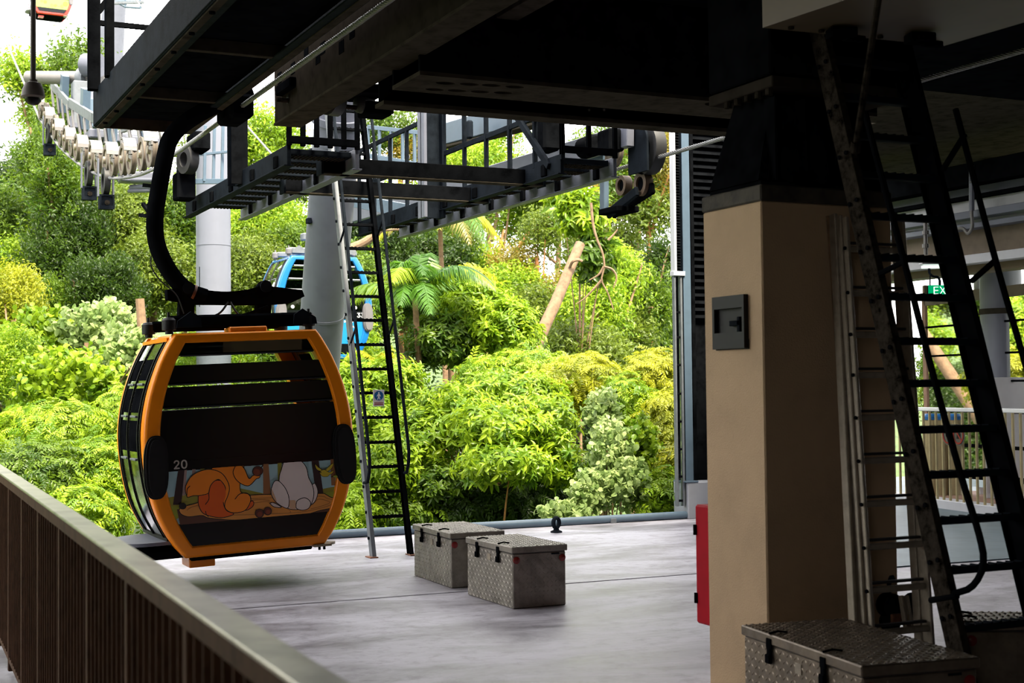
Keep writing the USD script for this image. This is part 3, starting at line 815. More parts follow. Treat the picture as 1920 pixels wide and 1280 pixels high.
# tan box girder at the top right
q0, q1, q2 = at(1430, 52, Z=3.55), at(1770, 86, Z=3.55), at(1920, 42, Z=3.55)
t = thing('machine_tray', 'tan steel tray overhead in the upper right corner', 'tray', q1)
zt_ = 3.55
n_ = np.array(q1 - q0); n_ /= np.linalg.norm(n_)
tri = Polygon([(q0[0], q0[1]), (q1[0], q1[1]), (q2[0] + (q2[0] - q1[0]) * 1.5, q2[1] + (q2[1] - q1[1]) * 1.5), (q1[0] + 1.2, q1[1] - 2.6), (q0[0] + 0.25, q0[1] - 2.6)])
MB().prism(tri, (0, 0, zt_), XA, YA, 0.16).build('tray_plate', 'tan_panel', t)
for (px, py) in ((1578, 62), (1725, 72)):
    c = at(px, py, Z=zt_ - 0.03)
    MB().box(c, (0.10, 0.14, 0.05), frame_to((0.3, 1, 0)), 0.006).box(c + XA * 0.08 - ZA * 0.02, (0.12, 0.05, 0.03), None, 0.005).build('latch', 'black_steel', t)
for k in range(6):
    c = np.array([q0[0] + (q1[0] - q0[0]) * (0.1 + 0.16 * k), q0[1] + (q1[1] - q0[1]) * (0.1 + 0.16 * k) - 0.08, zt_ - 0.004])
    MB().cyl(c, c - ZA * 0.012, 0.016, 8).build('bolt', 'worn_steel', t)

# ---------------------------------------------------------------- ropes
def rope(label, pts, r=0.024, strands=True):
    pts = np.asarray(pts, float)
    s = np.r_[0, np.cumsum(np.linalg.norm(np.diff(pts, axis=0), axis=1))]
    t = thing('haul_rope', label, 'rope', pts[0])
    n = int(s[-1] / 0.035)
    if not strands:
        MB().tube(pts, r, 8).build('rope', 'galvanised', t)
        return t
    u = np.linspace(0, s[-1], n)
    P = np.stack([np.interp(u, s, pts[:, k]) for k in range(3)], 1)
    T = np.gradient(P, axis=0); T /= np.linalg.norm(T, axis=1, keepdims=True)
    A = np.cross(T, ZA); A /= np.linalg.norm(A, axis=1, keepdims=True)
    B = np.cross(T, A)
    for k in range(6):
        ph = u / 0.26 * 2 * math.pi + k * math.pi / 3
        Q = P + r * 0.66 * (np.cos(ph)[:, None] * A + np.sin(ph)[:, None] * B)
        MB().tube(Q, r * 0.36, 5).build('strand', 'rope_steel', t, smooth=True)
    MB().tube(P, r * 0.45, 5).build('core', 'black_steel', t)
    return t


curve_px = [(290, 316), (262, 327), (232, 333), (203, 333), (172, 322), (140, 301), (112, 275), (92, 248), (74, 222)]
CURVE = spline([at(px, py, X=RX_L) for px, py in curve_px], 60)
up_dir = np.array([0, 1.0, 0.47]); up_dir /= np.linalg.norm(up_dir)
rope('thick twisted steel rope over the orange cabin, running under the curved row of sheaves', [(RX_L, 1.0, RZ), CURVE[0] - YA * 0.4] + list(CURVE) + [CURVE[-1] + up_dir * 9])
Y_BEND = float(at(838, 395, X=RX_R)[1])
dY = Y_BEND - CURVE[0][1]
CURVE_R = CURVE + np.array([RX_R - RX_L, 2.2, 0])
CURVE_R[:, 2] += RZ - CURVE_R[0, 2]
rope('thick twisted steel rope leaving the black column head at the right', [(RX_R, 1.0, RZ), CURVE_R[0] - YA * 0.4] + list(CURVE_R) + [CURVE_R[-1] + up_dir * 60])


# ---------------------------------------------------------------- sheave trains on the tower
def sheave(t, c, axis, r, w=0.07, guard=True, up=ZA):
    m = MB().lathe([(r * 0.22, -w * 0.8), (r * 0.25, -w * 0.3), (r * 0.72, -w * 0.15), (r * 0.72, w * 0.15), (r * 0.25, w * 0.3), (r * 0.22, w * 0.8)], c, axis, 24)
    wheel = m.build('sheave', 'dark_aluminium', t)
    MB().ring([(r * 0.70, -w * 0.45), (r * 0.95, -w * 0.5), (r, -w * 0.42), (r * 0.93, 0), (r, w * 0.42), (r * 0.95, w * 0.5), (r * 0.70, w * 0.45)], c, axis, 28).build('tyre', 'rubber_pale', wheel)


t = thing('sheave_train', 'curved row of pale rope sheaves hanging from the tower at the upper left', 'sheave train', CURVE[30])
NS = 17
idx = np.linspace(1, 58, NS)
SR = 0.215
for k in range(NS):
    i = int(idx[k])
    tang = CURVE[min(i + 1, 59)] - CURVE[max(i - 1, 0)]; tang /= np.linalg.norm(tang)
    up_ = np.cross(XA, tang); up_ = up_ if up_[2] > 0 else -up_
    c = CURVE[i] + up_ * (SR + 0.02)
    sheave(t, c, XA, SR)
    if k % 2 == 0:
        # the curved white rope-guard and rocker plates above each pair
        ang = np.linspace(-0.3, 1.9, 10)
        pts = [c + up_ * (0.20 * math.sin(a) + 0.04) - tang * 0.2 * math.cos(a) - XA * 0.05 for a in ang]
        gm = MB()
        for a0, a1 in zip(pts[:-1], pts[1:]):
            gm.bar(a0, a1, 0.16, 0.02, 0.0, up=up_)
        gm.build('rope_guard', 'pale_steel', t)
    if k < NS - 1:
        c2 = CURVE[int(idx[k + 1])] + up_ * (SR + 0.02)
        MB().bar(c + XA * 0.12 + up_ * 0.0, c2 + XA * 0.12 + up_ * 0.0, 0.025, 0.14, 0.006, up=up_).build('rocker_plate', 'galvanised', t)
        MB().bar(c + XA * 0.12 + up_ * 0.12, (c + c2) / 2 + XA * 0.12 + up_ * 0.42, 0.03, 0.09, 0.006, up=tang).build('rocker_link', 'pale_steel', t)
for lo, hi, h_ in ((2, 16, 0.48), (16, 30, 0.52), (30, 44, 0.52), (44, 57, 0.48)):
    tang = CURVE[hi] - CURVE[lo]; tang /= np.linalg.norm(tang)
    up_ = np.cross(XA, tang); up_ = up_ if up_[2] > 0 else -up_
    MB().bar(CURVE[lo] + up_ * (SR + h_) + XA * 0.14, CURVE[hi] + up_ * (SR + h_) + XA * 0.14, 0.05, 0.16, 0.01, up=up_).build('rocker_beam', 'galvanised', t)
    MB().bar((CURVE[lo] + CURVE[hi]) / 2 + up_ * (SR + h_ - 0.3) + XA * 0.2, (CURVE[lo] + CURVE[hi]) / 2 + up_ * (SR + h_ + 0.35) + XA * 0.2, 0.12, 0.3, 0.01, up=tang).build('hanger_plate', 'blue_grey_steel', t)
# small double wheels hanging below the line with their grey catcher boxes
for k, (px, py) in enumerate(((92, 282), (166, 358), (198, 372))):
    c = at(px, py - 30, X=RX_L - 0.02)
    b = MB().prism(sbox(-0.1, -0.1, 0.1, 0.1).difference(sbox(-0.075, -0.05, 0.075, 0.085)), c - ZA * 0.28 - YA * 0.1, XA, ZA, 0.02).box(c - ZA * 0.28, (0.18, 0.18, 0.18), None, 0.008).build('catcher_box', 'dark_steel', t)
    MB().lathe([(0.035, 0.0), (0.035, 0.02)], c - ZA * 0.29 - YA * 0.11, -YA, 12).build('bolt', 'worn_steel', b)
    for s in (-1, 1):
        MB().bar(c - ZA * 0.2 + XA * 0.1 * s, c + ZA * 0.32 + XA * 0.1 * s, 0.02, 0.08, 0.004, up=YA).build('catcher_arm', 'tower_grey', t)
    MB().ring([(0.10, -0.04), (0.19, -0.04), (0.19, 0.04), (0.10, 0.04)], c + ZA * 0.02, XA, 20).build('catcher_wheel', 'rubber_dark', t)

t = thing('sheave_train', 'row of rope sheaves behind the right catwalk of the tower', 'sheave train', CURVE_R[10])
for k in range(12):
    i = int(np.linspace(0, 58, 12)[k])
    y = np.linspace(float(at(1150, 330, X=RX_R)[1]), CURVE_R[40][1], 12)[k]
    j = int(np.argmin(abs(CURVE_R[:, 1] - y)))
    z = RZ if y < CURVE_R[0][1] else CURVE_R[j][2]
    c = np.array([RX_R, y, z + SR + 0.02])
    sheave(t, c, XA, SR)
    MB().bar(c + XA * -0.12 - ZA * 0.05, c + XA * -0.12 + YA * 0.75 + ZA * 0.05, 0.025, 0.14, 0.006).build('rocker_plate', 'blue_grey_steel', t)
ym0, ym1 = float(at(1195, 300, X=RX_R)[1]), CURVE_R[30][1]
MB().bar((RX_R - 0.2, ym0 - 0.2, RZ + 0.28), (RX_R - 0.2, ym1, RZ + 0.5), 0.10, 0.26, 0.01).build('main_beam', 'tower_grey', t)
p = at(1145, 265, X=RX_R - 0.3)
MB().box(p, (0.2, 0.3, 0.26), None, 0.02).build('gear_box', 'black_steel', t)
p = at(1105, 275, X=RX_R - 0.32)
MB().lathe([(0.1, -0.16), (0.13, -0.13), (0.13, 0.13), (0.1, 0.16)], p, YA, 18).build('motor', 'black_steel', t)
# big end wheel and its two small press wheels
c = at(1216, 280, X=RX_R + 0.02)
w = MB().ring([(0.15, -0.07), (0.29, -0.07), (0.3, 0), (0.29, 0.07), (0.15, 0.07)], c, XA, 32).build('end_wheel', 'rubber_dark', t)
MB().lathe([(0.16, -0.03), (0.16, 0.03)], c, XA, 20).build('hub', 'dark_steel', w)
side = MB().prism(shapely.union_all([Point(0, 0.06).buffer(0.21), sbox(-0.21, -0.28, 0.21, 0.06)]), c - XA * 0.16 - YA * 0.02, YA, ZA, 0.025)
side.build('side_plate', 'dark_steel', t)
for px, py, r in ((1170, 348, 0.12), (1206, 345, 0.14)):
    q = at(px, py, X=RX_R)
    w = MB().ring([(r * 0.6, -0.05), (r, -0.05), (r, 0.05), (r * 0.6, 0.05)], q, XA, 24).build('press_wheel', 'tyre_tan', t)
    MB().lathe([(r * 0.62, -0.02), (r * 0.62, 0.02)], q, XA, 18).build('hub', 'black_steel', w)
MB().bar(at(1195, 358, X=RX_R - 0.1), at(1140, 402, X=RX_R - 0.1), 0.05, 0.11, 0.01).build('lever_arm', 'dark_steel', t)
MB().bar(at(1225, 352, X=RX_R + 0.02), at(1150, 400, X=RX_R + 0.02), 0.05, 0.13, 0.01).build('lever_arm', 'black_steel', t)
a_, b_ = at(1133, 330, X=RX_R - 0.1), at(1133, 402, X=RX_R - 0.1)
MB().bar(a_, b_, 0.07, 0.11, 0.006, up=YA).build('drop_post', 'blue_grey_steel', t)
MB().box(at(1160, 395, X=RX_R - 0.05), (0.3, 0.45, 0.07), None, 0.01).build('shoe', 'black_steel', t)

# ---------------------------------------------------------------- tower: leaning round mast, cross beams, catwalks
D_T = 20.5
pts = [at((558 + 642) / 2 - 4, 690, D=D_T + 0.9), at((573 + 657) / 2, 440, D=D_T), at((592 + 675) / 2, 225, D=D_T - 0.8)]
dirn = (pts[2] - pts[0]) / np.linalg.norm(pts[2] - pts[0])
base = pts[0] - dirn * 7.0
t = thing('tower_mast', 'grey round steel tower mast leaning behind the middle ladder', 'tower', base)
rT = 0.5 * 84 / FPX * D_T
MB().tube(ramp_pts(base, pts[0], 3) + ramp_pts(pts[0], pts[2], 8)[1:] + ramp_pts(pts[2], pts[2] + dirn * 1.0, 3)[1:], rT, 40).build('mast', 'tower_grey', t)
for py_ in (582, 262):
    q = pts[0] + (pts[2] - pts[0]) * ((690 - py_) / (690 - 225))
    MB().ring([(rT - 0.02, -0.02), (rT + 0.006, -0.02), (rT + 0.006, 0.02), (rT - 0.02, 0.02)], q, dirn, 40).build('weld_seam', 'tower_grey', t)
q = pts[0] + (pts[2] - pts[0]) * ((690 - 258) / (690 - 225))
MB().ring([(rT, -0.05), (rT + 0.05, -0.05), (rT + 0.05, 0.05), (rT, 0.05)], q + dirn * 0.3, dirn, 40).build('flange', 'tower_grey', t)
for px, py in ((579, 414), (599, 419), (628, 415)):
    q = at(px, py, D=D_T - rT - 0.04)
    MB().box(q, (0.07, 0.1, 0.08), None, 0.01).build('lug', 'dark_steel', t)

cq = at(400, 440, D=25.5)
rW = 0.5 * 64 / FPX * 25.5
t = thing('tower_column', 'white round steel tower column rising behind the orange cabin', 'tower', (cq[0], cq[1], -4))
MB().tube([(cq[0], cq[1], z) for z in (-4, 0, 2, 4, 5.9, 7.5)], rW, 36).build('shaft', 'tower_white', t)
z_ = float(at(400, 460, D=25.5)[2])
MB().ring([(rW - 0.02, -0.012), (rW + 0.006, -0.012), (rW + 0.006, 0.012), (rW - 0.02, 0.012)], (cq[0], cq[1], z_), ZA, 36).build('weld_seam', 'tower_white', t)
MB().tube([at(374, 500, D=25.1), at(374, 575, D=25.1)], 0.008, 5).build('cable', 'dark_steel', t)
# pipe cross arm and grey machinery behind the sheaves
c0_ = at(52, 145, D=25.2); c1_ = at(190, 146, D=24.6)
t = thing('tower_outrigger', 'pale pipe outrigger with grey machinery above the left sheaves', 'outrigger', c1_)
MB().tube([c0_, c1_], 0.115, 20).build('pipe', 'pale_steel', t)
MB().lathe([(0.18, 0), (0.18, 0.14)], at(152, 146, D=24.7), c1_ - c0_, 20).build('flange', 'galvanised', t)
MB().lathe([(0.2, 0), (0.2, 0.3)], at(160, 122, D=24.5), c1_ - c0_, 20).build('end_disc', 'tower_grey', t)
for (px, py, w_, h_, mt) in ((152, 195, 0.30, 0.75, 'galvanised'), (172, 195, 0.12, 0.9, 'tower_white'), (185, 215, 0.35, 0.5, 'blue_grey_steel'), (155, 232, 0.45, 0.22, 'tower_grey')):
    MB().box(at(px, py, D=24.3), (w_, 0.3, h_), None, 0.02).build('machine_box', mt, t)
for (px, py) in ((262, 268), (225, 262), (195, 255), (290, 270)):
    MB().box(at(px, py, D=21.5), (0.5, 0.4, 0.14), None, 0.02).build('arm_bracket', 'tower_grey', t)

# pipes and small steps under the left sheave row
t = thing('pipe_bundle', 'short grey pipes under the near end of the curved sheave row', 'pipes', at(262, 340, D=20.5))
for py0, py1, px0, px1, r in ((338, 338, 226, 292, 0.035), (351, 351, 246, 292, 0.04), (358, 357, 242, 292, 0.03)):
    MB().tube([at(px0, py0, D=20.6), at(px1, py1, D=20.2)], r, 10).build('pipe', 'tower_grey', t)
MB().box(at(256, 333, D=20.6), (0.5, 0.25, 0.16), None, 0.02).build('bracket', 'tower_grey', t)
t = thing('step_iron', 'small black step irons left of the cabin hanger', 'steps', at(277, 380, D=18.5))
for pa_, pb_ in (((270, 347), (290, 349)), ((268, 382), (283, 402)), ((262, 403), (292, 407)), ((278, 385), (292, 386))):
    MB().bar(at(*pa_, D=18.6), at(*pb_, D=18.4), 0.05, 0.05).build('step', 'black_steel', t)

# catwalks
ZW = 4.0


def catwalk(label, x0, x1, y0, y1, step, post_px, n_end, side):
    t = thing('catwalk', label, 'catwalk', ((x0 + x1) / 2, y0, ZW))
    n = int((y1 - y0) / step)
    for k in range(n):
        y = y0 + (k + 0.5) * (y1 - y0) / n
        MB().span((x0, y - step * 0.30, ZW + 0.03), (x1, y + step * 0.30, ZW + 0.09), 0.006).build('tread', 'dark_steel', t)
        tp = MB()
        for i in range(14):
            tp.span((x0 + 0.03 + i * (x1 - x0 - 0.06) / 14, y - step * 0.26, ZW + 0.022), (x0 + 0.045 + i * (x1 - x0 - 0.06) / 14, y + step * 0.26, ZW + 0.032), 0.0)
        tp.build('grating', 'worn_steel', t)
    for x, m in ((x0 - 0.03, 'dark_steel'), (x1 + 0.03, 'tower_grey')):
        MB().span((x - 0.02, y0, ZW - 0.09), (x + 0.02, y1, ZW + 0.11), 0.004).span((x - 0.05, y0, ZW - 0.10), (x + 0.05, y1, ZW - 0.085), 0.003).build('side_beam', m, t)
        for k in range(max(2, n // 2)):
            y = y0 + (k + 0.4) * (y1 - y0) / max(2, n // 2)
            MB().span((x - 0.05, y - 0.05, ZW - 0.08), (x + 0.05, y + 0.05, ZW + 0.05), 0.01).build('clamp', 'black_steel', t)
    # end guard facing the station
    MB().bar((x0 - 0.03, y0, ZW + 0.16), (x1 + 0.03, y0, ZW + 0.16), 0.05, 0.07).build('end_rail', 'black_steel', t)
    MB().bar((x0 - 0.03, y0, ZW + 1.12), (x1 + 0.03, y0, ZW + 1.12), 0.05, 0.05).build('end_rail', 'black_steel', t)
    for k in range(n_end):
        x = x0 - 0.03 + (x1 - x0 + 0.06) * k / (n_end - 1)
        MB().bar((x, y0, ZW + 0.1), (x, y0, ZW + 1.12), 0.045, 0.045).build('end_post', 'black_steel', t)
    # side railing
    for x in side:
        nb = int((y1 - y0) / 0.62)
        for k in range(nb + 1):
            y = y0 + (y1 - y0) * k / nb
            MB().bar((x, y, ZW + 0.05), (x, y, ZW + 1.12), 0.045, 0.045).build('railing_post', 'dark_steel', t)
        for z in (0.6, 1.12):
            MB().bar((x, y0, ZW + z), (x, y1, ZW + z), 0.03, 0.06).build('railing_bar', 'dark_steel', t)
    return t


yL0 = float(at(545, 292, Z=ZW)[1])
catwalk('dark steel catwalk with open treads left of the leaning mast', 3.98, 4.62, yL0, 17.9, 0.42, None, 6, ())
q = at(449, 300, X=3.9)
t = thing('catwalk_post', 'dark steel post at the left corner of the left catwalk', 'post', (q[0], q[1], ZW))
MB().span((q[0] - 0.09, q[1] - 0.01, ZW - 0.05), (q[0] + 0.09, q[1] + 0.012, 5.6), 0.003).build('flange', 'black_steel', t)
MB().span((q[0] - 0.01, q[1], ZW - 0.05), (q[0] + 0.01, q[1] + 0.16, 5.6), 0.0).build('web', 'dark_steel', t)
MB().span((q[0] - 0.09, q[1] + 0.16, ZW - 0.05), (q[0] + 0.09, q[1] + 0.18, 5.6), 0.003).build('flange', 'dark_steel', t)
yR0 = float(at(1110, 312, Z=ZW)[1])
tr = catwalk('dark steel catwalk beside the big end wheel right of the leaning mast', 6.72, 7.28, yR0, 19.2, 0.42, None, 3, (6.69,))
p = at(965, 212, X=6.66); q = at(1030, 312, X=6.66)
MB().bar(p, q, 0.05, 0.07).build('railing_brace', 'dark_steel', tr)
# far catwalk railing, pale blue
t = thing('far_railing', 'pale blue-grey railing on the far side of the tower right of the mast', 'railing', at(745, 300, D=24))
fa_, fb_ = at(690, 238, D=24.5), at(800, 250, D=23.6)
ga_, gb_ = at(690, 292, D=24.5), at(800, 312, D=23.6)
MB().bar(fa_, fb_, 0.05, 0.07).build('top_rail', 'blue_grey_steel', t)
MB().bar(ga_, gb_, 0.05, 0.09).build('bottom_rail', 'blue_grey_steel', t)
for k in range(6):
    s = k / 5
    MB().bar(fa_ + (fb_ - fa_) * s, ga_ + (gb_ - ga_) * s, 0.06, 0.045, up=XA).build('post', 'blue_grey_steel', t)
fa_, fb_ = at(640, 322, D=23.5), at(800, 392, D=21)
MB().bar(at(590, 362, D=23), at(800, 402, D=20.8), 0.1, 0.2).build('edge_beam', 'blue_grey_steel', t)
# bars against the white column, left of the left catwalk
t = thing('far_railing', 'blue railing bars in front of the white tower column', 'railing', at(385, 330, D=22.5))
for px in (385, 402, 418, 365):
    MB().bar(at(px, 235, D=22.5), at(px - 2, 340, D=22.5), 0.045, 0.045, up=XA).build('post', 'blue_grey_steel', t)
MB().bar(at(350, 292, D=22.6), at(432, 284, D=22.4), 0.03, 0.04).build('rail', 'blue_grey_steel', t)
MB().bar(at(350, 340, D=22.6), at(432, 340, D=22.4), 0.05, 0.08).build('rail', 'blue_grey_steel', t)
# hanging detail under the left catwalk end
t = thing('rope_catcher', 'black rope catcher with a small wheel beside the top of the cabin hanger', 'rope catcher', at(345, 330, D=17))
MB().box(at(345, 350, D=17.2), (0.22, 0.3, 0.33), None, 0.02).build('body', 'black_steel', t)
MB().ring([(0.09, -0.06), (0.17, -0.06), (0.17, 0.06), (0.09, 0.06)], at(352, 300, D=17), (1, 0.3, 0), 20).build('wheel', 'rubber_dark', t)
MB().box(at(372, 268, D=17), (0.2, 0.4, 0.22), None, 0.02).build('bracket', 'black_steel', t)
for px_ in (335, 366):
    MB().bar(at(px_, 288, D=17.1), at(px_ - 3, 345, D=17.2), 0.02, 0.06, up=YA).build('arm', 'dark_steel', t)

# cross beams between the two catwalks
for k, (y_, z0_, x0_, x1_) in enumerate(((float(at(800, 320, Z=ZW)[1]), ZW, 4.60, 6.72), (float(at(720, 355, Z=ZW)[1]), ZW, 4.60, 6.72))):
    xa_ = float(at((600, 530)[k], (322, 352)[k], Y=y_)[0]); xb_ = float(at((1015, 912)[k], (332, 362)[k], Y=y_)[0])
    t = thing('cross_beam', ('black steel cross beam joining the two catwalks, upper one', 'black steel cross beam joining the two catwalks, lower and farther one')[k], 'beam', ((xa_ + xb_) / 2, y_, ZW))
    MB().span((xa_, y_ - 0.06, ZW - 0.09), (xb_, y_ + 0.06, ZW + 0.07), 0.006).build('beam', 'black_steel', t)
    for x in (xa_, xb_):
        MB().span((x - 0.012, y_ - 0.09, ZW - 0.11), (x + 0.012, y_ + 0.09, ZW + 0.1), 0.004).build('end_plate', 'dark_steel', t)
    MB().span((xa_, y_ - 0.064, ZW - 0.1), (xb_, y_ + 0.064, ZW - 0.088), 0.002).build('flange', 'soffit_steel', t)

# gantry: post and grey beam over the right catwalk
pp = at(814, 300, X=6.55)
t = thing('gantry', 'grey steel gantry post with a long horizontal box beam above the catwalk', 'gantry', (pp[0], pp[1], ZW))
za_, zb2 = float(at(814, 408, X=6.55)[2]), 6.3
MB().span((pp[0] - 0.14, pp[1] - 0.02, za_), (pp[0] - 0.10, pp[1] + 0.2, zb2), 0.004).build('flange', 'tower_grey', t)
MB().span((pp[0] - 0.14, pp[1] + 0.07, za_), (pp[0] + 0.14, pp[1] + 0.1, zb2), 0.004).build('web', 'dark_steel', t)
MB().span((pp[0] + 0.10, pp[1] - 0.02, za_), (pp[0] + 0.14, pp[1] + 0.2, zb2), 0.004).build('flange', 'dark_steel', t)
a_, b_ = at(838, 252, D=20.0), at(1040, 196, D=16.8)
MB().bar(a_, b_, 0.14, 0.30, 0.01).build('box_beam', 'blue_grey_steel', t)
MB().bar(a_ - ZA * 0.19, b_ - ZA * 0.19, 0.2, 0.03, 0.004).build('beam_flange', 'soffit_steel', t)
MB().box(at(880, 243, D=18.6), (0.08, 0.1, 0.24), None, 0.02).build('bracket', 'dark_steel', t)
a_ = at(1025, 245, D=16.6)
MB().box(a_, (0.22, 0.3, 0.5), None, 0.03).build('trolley', 'black_steel', t)

# dome camera on its drop pole
pcz = at(62, 100, D=10.0)
t = thing('dome_camera', 'dark dome security camera on a long drop pole at the upper left', 'camera', (pcz[0], pcz[1], float(at(62, 196, D=10)[2])))
zt0 = float(at(62, 150, D=10)[2]); zb0 = float(at(62, 196, D=10)[2])
MB().tube([(pcz[0], pcz[1], zt0 - 0.01), (pcz[0], pcz[1], 6.6)], 0.0185, 12).build('pole', 'camera_grey', t)
MB().lathe([(0.03, 0), (0.03, -0.015), (0.055, -0.025), (0.075, -0.075), (0.082, -0.12), (0.07, -0.13)], (pcz[0], pcz[1], zt0), ZA, 28).build('housing', 'camera_grey', t)
MB().lathe([(0.058, -0.128), (0.055, -0.15), (0.035, -0.172), (0.01, -0.18)], (pcz[0], pcz[1], zt0), ZA, 24).build('dome', 'black_panel', t)
# ---------------------------------------------------------------- cabins
PROF = [(0.62, 0.0), (0.725, 0.13), (0.84, 0.36), (0.905, 0.6), (0.938, 0.88), (0.935, 1.14), (0.88, 1.42), (0.785, 1.68), (0.69, 1.86), (0.635, 1.94)]
_ps = spline([(x, 0, z) for x, z in PROF], 36)
HW = lambda z: float(np.interp(z, _ps[:, 2], _ps[:, 0]))
OUT = np.array([(x, z) for x, _, z in _ps] + [(-x, z) for x, _, z in _ps[::-1]])          # anticlockwise seen from the front


def inset(poly, side, top, bottom):
    """The outline moved inwards, point by point."""
    q = []
    for x, z in poly:
        zz = np.clip(z, bottom, 1.94 - top)
        q.append((np.sign(x) * (HW(zz) - side), zz))
    return np.array(q)


def loft(sections):
    """Closed strip of sections [(outline, y)], each the same number of points; the last joins the first."""
    n = len(sections[0][0])
    V = np.vstack([np.column_stack([p[:, 0], np.full(n, y), p[:, 1]]) for p, y in sections])
    F = []
    m = len(sections)
    for i in range(m):
        j = (i + 1) % m
        for k in range(n):
            k2 = (k + 1) % n
            F.append((i * n + k, j * n + k, j * n + k2, i * n + k2))
    return V, np.array(F)


def cabin(label, M, paint_, number, hanger, art, light=False, group=None, rope_dz=None, glass_='tinted_glass'):
    t = thing('cable_car_cabin', label, 'cable car cabin', matrix=M, group=group)
    B = lambda mb, name, mat, parent=None, **k: mb.build(name, mat, parent or t, local=True, **k)
    LEN = 1.32
    bulge = lambda y: 1.0 + 0.03 * math.sin(math.pi * min(max(y / LEN, 0), 1))
    sc = lambda p, s: np.column_stack([p[:, 0] * s, p[:, 1]])
    inner = inset(OUT, 0.145, 0.085, 0.10)
    for nm, y0, s in (('front_frame', 0.0, 1), ('rear_frame', LEN, -1)):
        sec = [(OUT, y0 + s * 0.13), (OUT, y0 + s * 0.035), (inset(OUT, 0.012, 0.008, 0.012), y0 + s * 0.012), (inset(OUT, 0.035, 0.02, 0.03), y0), (inset(OUT, 0.125, 0.07, 0.085), y0), (inner, y0 + s * 0.02), (inner, y0 + s * 0.13)]
        v, f = loft(sec)
        B(MB().add(v, f if s > 0 else f[:, ::-1]), nm, paint_, smooth=40)
    # roof, floor, under-box
    zr = 1.94
    B(MB().box((0, LEN / 2, zr - 0.03), (1.24, LEN - 0.2, 0.06), None, 0.02), 'roof', paint_)
    B(MB().box((0, LEN / 2, 0.03), (1.22, LEN - 0.2, 0.06), None, 0.01), 'floor_pan', 'black_steel')
    B(MB().box((-0.44, 0.35, -0.055), (0.23, 0.3, 0.11), None, 0.008), 'under_box', paint_)
    B(MB().box((0, LEN / 2, -0.02), (1.1, LEN - 0.3, 0.05), None, 0.01), 'chassis', 'black_steel')
    # side panes: dark posts, cross bars and glass between the frames
    for s, sname in ((-1, 'left'), (1, 'right')):
        zs = np.linspace(0.16, 1.90, 22)
        ys = np.linspace(0.10, LEN - 0.10, 8)
        V = np.array([(s * (HW(z) * bulge(y) - 0.012), y, z) for z in zs for y in ys])
        F = [(i * 8 + k, i * 8 + k + 1, (i + 1) * 8 + k + 1, (i + 1) * 8 + k) for i in range(21) for k in range(7)]
        B(MB().add(V, F), 'door_shell', 'side_gloss' if not light else 'side_glass', smooth=True)

        def patch(y0, y1, z0, z1, off, nm, mat):
            zz, yy = np.linspace(z0, z1, 5), np.linspace(y0, y1, 4)
            P = np.array([(s * (HW(z) * bulge(y) - 0.012 + o_), y, z) for o_ in (off, -0.004) for z in zz for y in yy])
            Q = [(i * 4 + k, i * 4 + k + 1, (i + 1) * 4 + k + 1, (i + 1) * 4 + k) for i in range(4) for k in range(3)]
            Q += [tuple(20 + q_ for q_ in q) for q in Q]
            return B(MB().add(P, Q), nm, mat, smooth=False)

        for y0, y1 in ((0.27, 0.58), (0.70, 1.02)):
            for z0, z1 in ((0.93, 1.20), (1.27, 1.48), (1.55, 1.73)):
                patch(y0, y1, z0, z1, 0.004, 'door_window', 'black_steel' if not light else 'blue_glass')
            for z in (0.86, 1.235, 1.515):
                x_ = HW(z) * bulge(0.4) - 0.004
                for yc in ((y0 + y1) / 2,):
                    B(MB().box((s * x_, yc, z), (0.02, (y1 - y0) * 0.8, 0.018), None, 0.003), 'door_bar', 'galvanised')
        for y in (0.145, 0.235, 0.64, 1.06, 1.17):
            pts = [(s * (HW(z) * bulge(y) - 0.006), y, z) for z in np.linspace(0.10, 1.90, 24)]
            m = MB()
            for a0, a1 in zip(pts[:-1], pts[1:]):
                m.bar(a0, a1, 0.012, 0.016, 0.0, up=YA)
            B(m, 'door_post', 'black_plastic', smooth=50)
        for z in (0.16, 1.89):
            m = MB()
            pts = [(s * (HW(z) * bulge(y) - 0.002), y, z) for y in np.linspace(0.12, LEN - 0.12, 8)]
            for a0, a1 in zip(pts[:-1], pts[1:]):
                m.bar(a0, a1, 0.02, 0.03, 0.0)
            B(m, 'door_sill', paint_ if z > 1 else 'black_plastic')
        # bumpers
        c = np.array([s * 0.845, -0.03, 0.80])
        m = MB()
        W_ = np.array([1, 0, 0.0]); U_ = np.array([s * -0.03, 0, 1.0])
        prof = Polygon([(0.105 * np.sign(math.cos(q)) * abs(math.cos(q)) ** 0.72, 0.272 * np.sign(math.sin(q)) * abs(math.sin(q)) ** 0.72) for q in np.linspace(0, 2 * math.pi, 40, endpoint=False)])
        for i, (gr, y) in enumerate(((0.0, 0.03), (-0.012, 0.008), (-0.035, -0.008))):
            m.prism(prof.buffer(gr), c + YA * (y + 0.02), W_, U_, 0.03)
        B(m, 'bumper', 'black_plastic' if not light else 'grey_plastic', smooth=50)
    # end windows
    def face(z0, z1, side=0.14):
        zs = np.linspace(z0, z1, 10)
        return Polygon([(HW(z) - side, z) for z in zs] + [(-HW(z) + side, z) for z in zs[::-1]])
    fr = lambda poly, y, th: MB().prism(poly, (0, y, 0), XA, ZA, th)            # prism grows towards -y
    slats = ((1.745, 1.86), (1.50, 1.665), (1.298, 1.478), (0.84, 1.278))
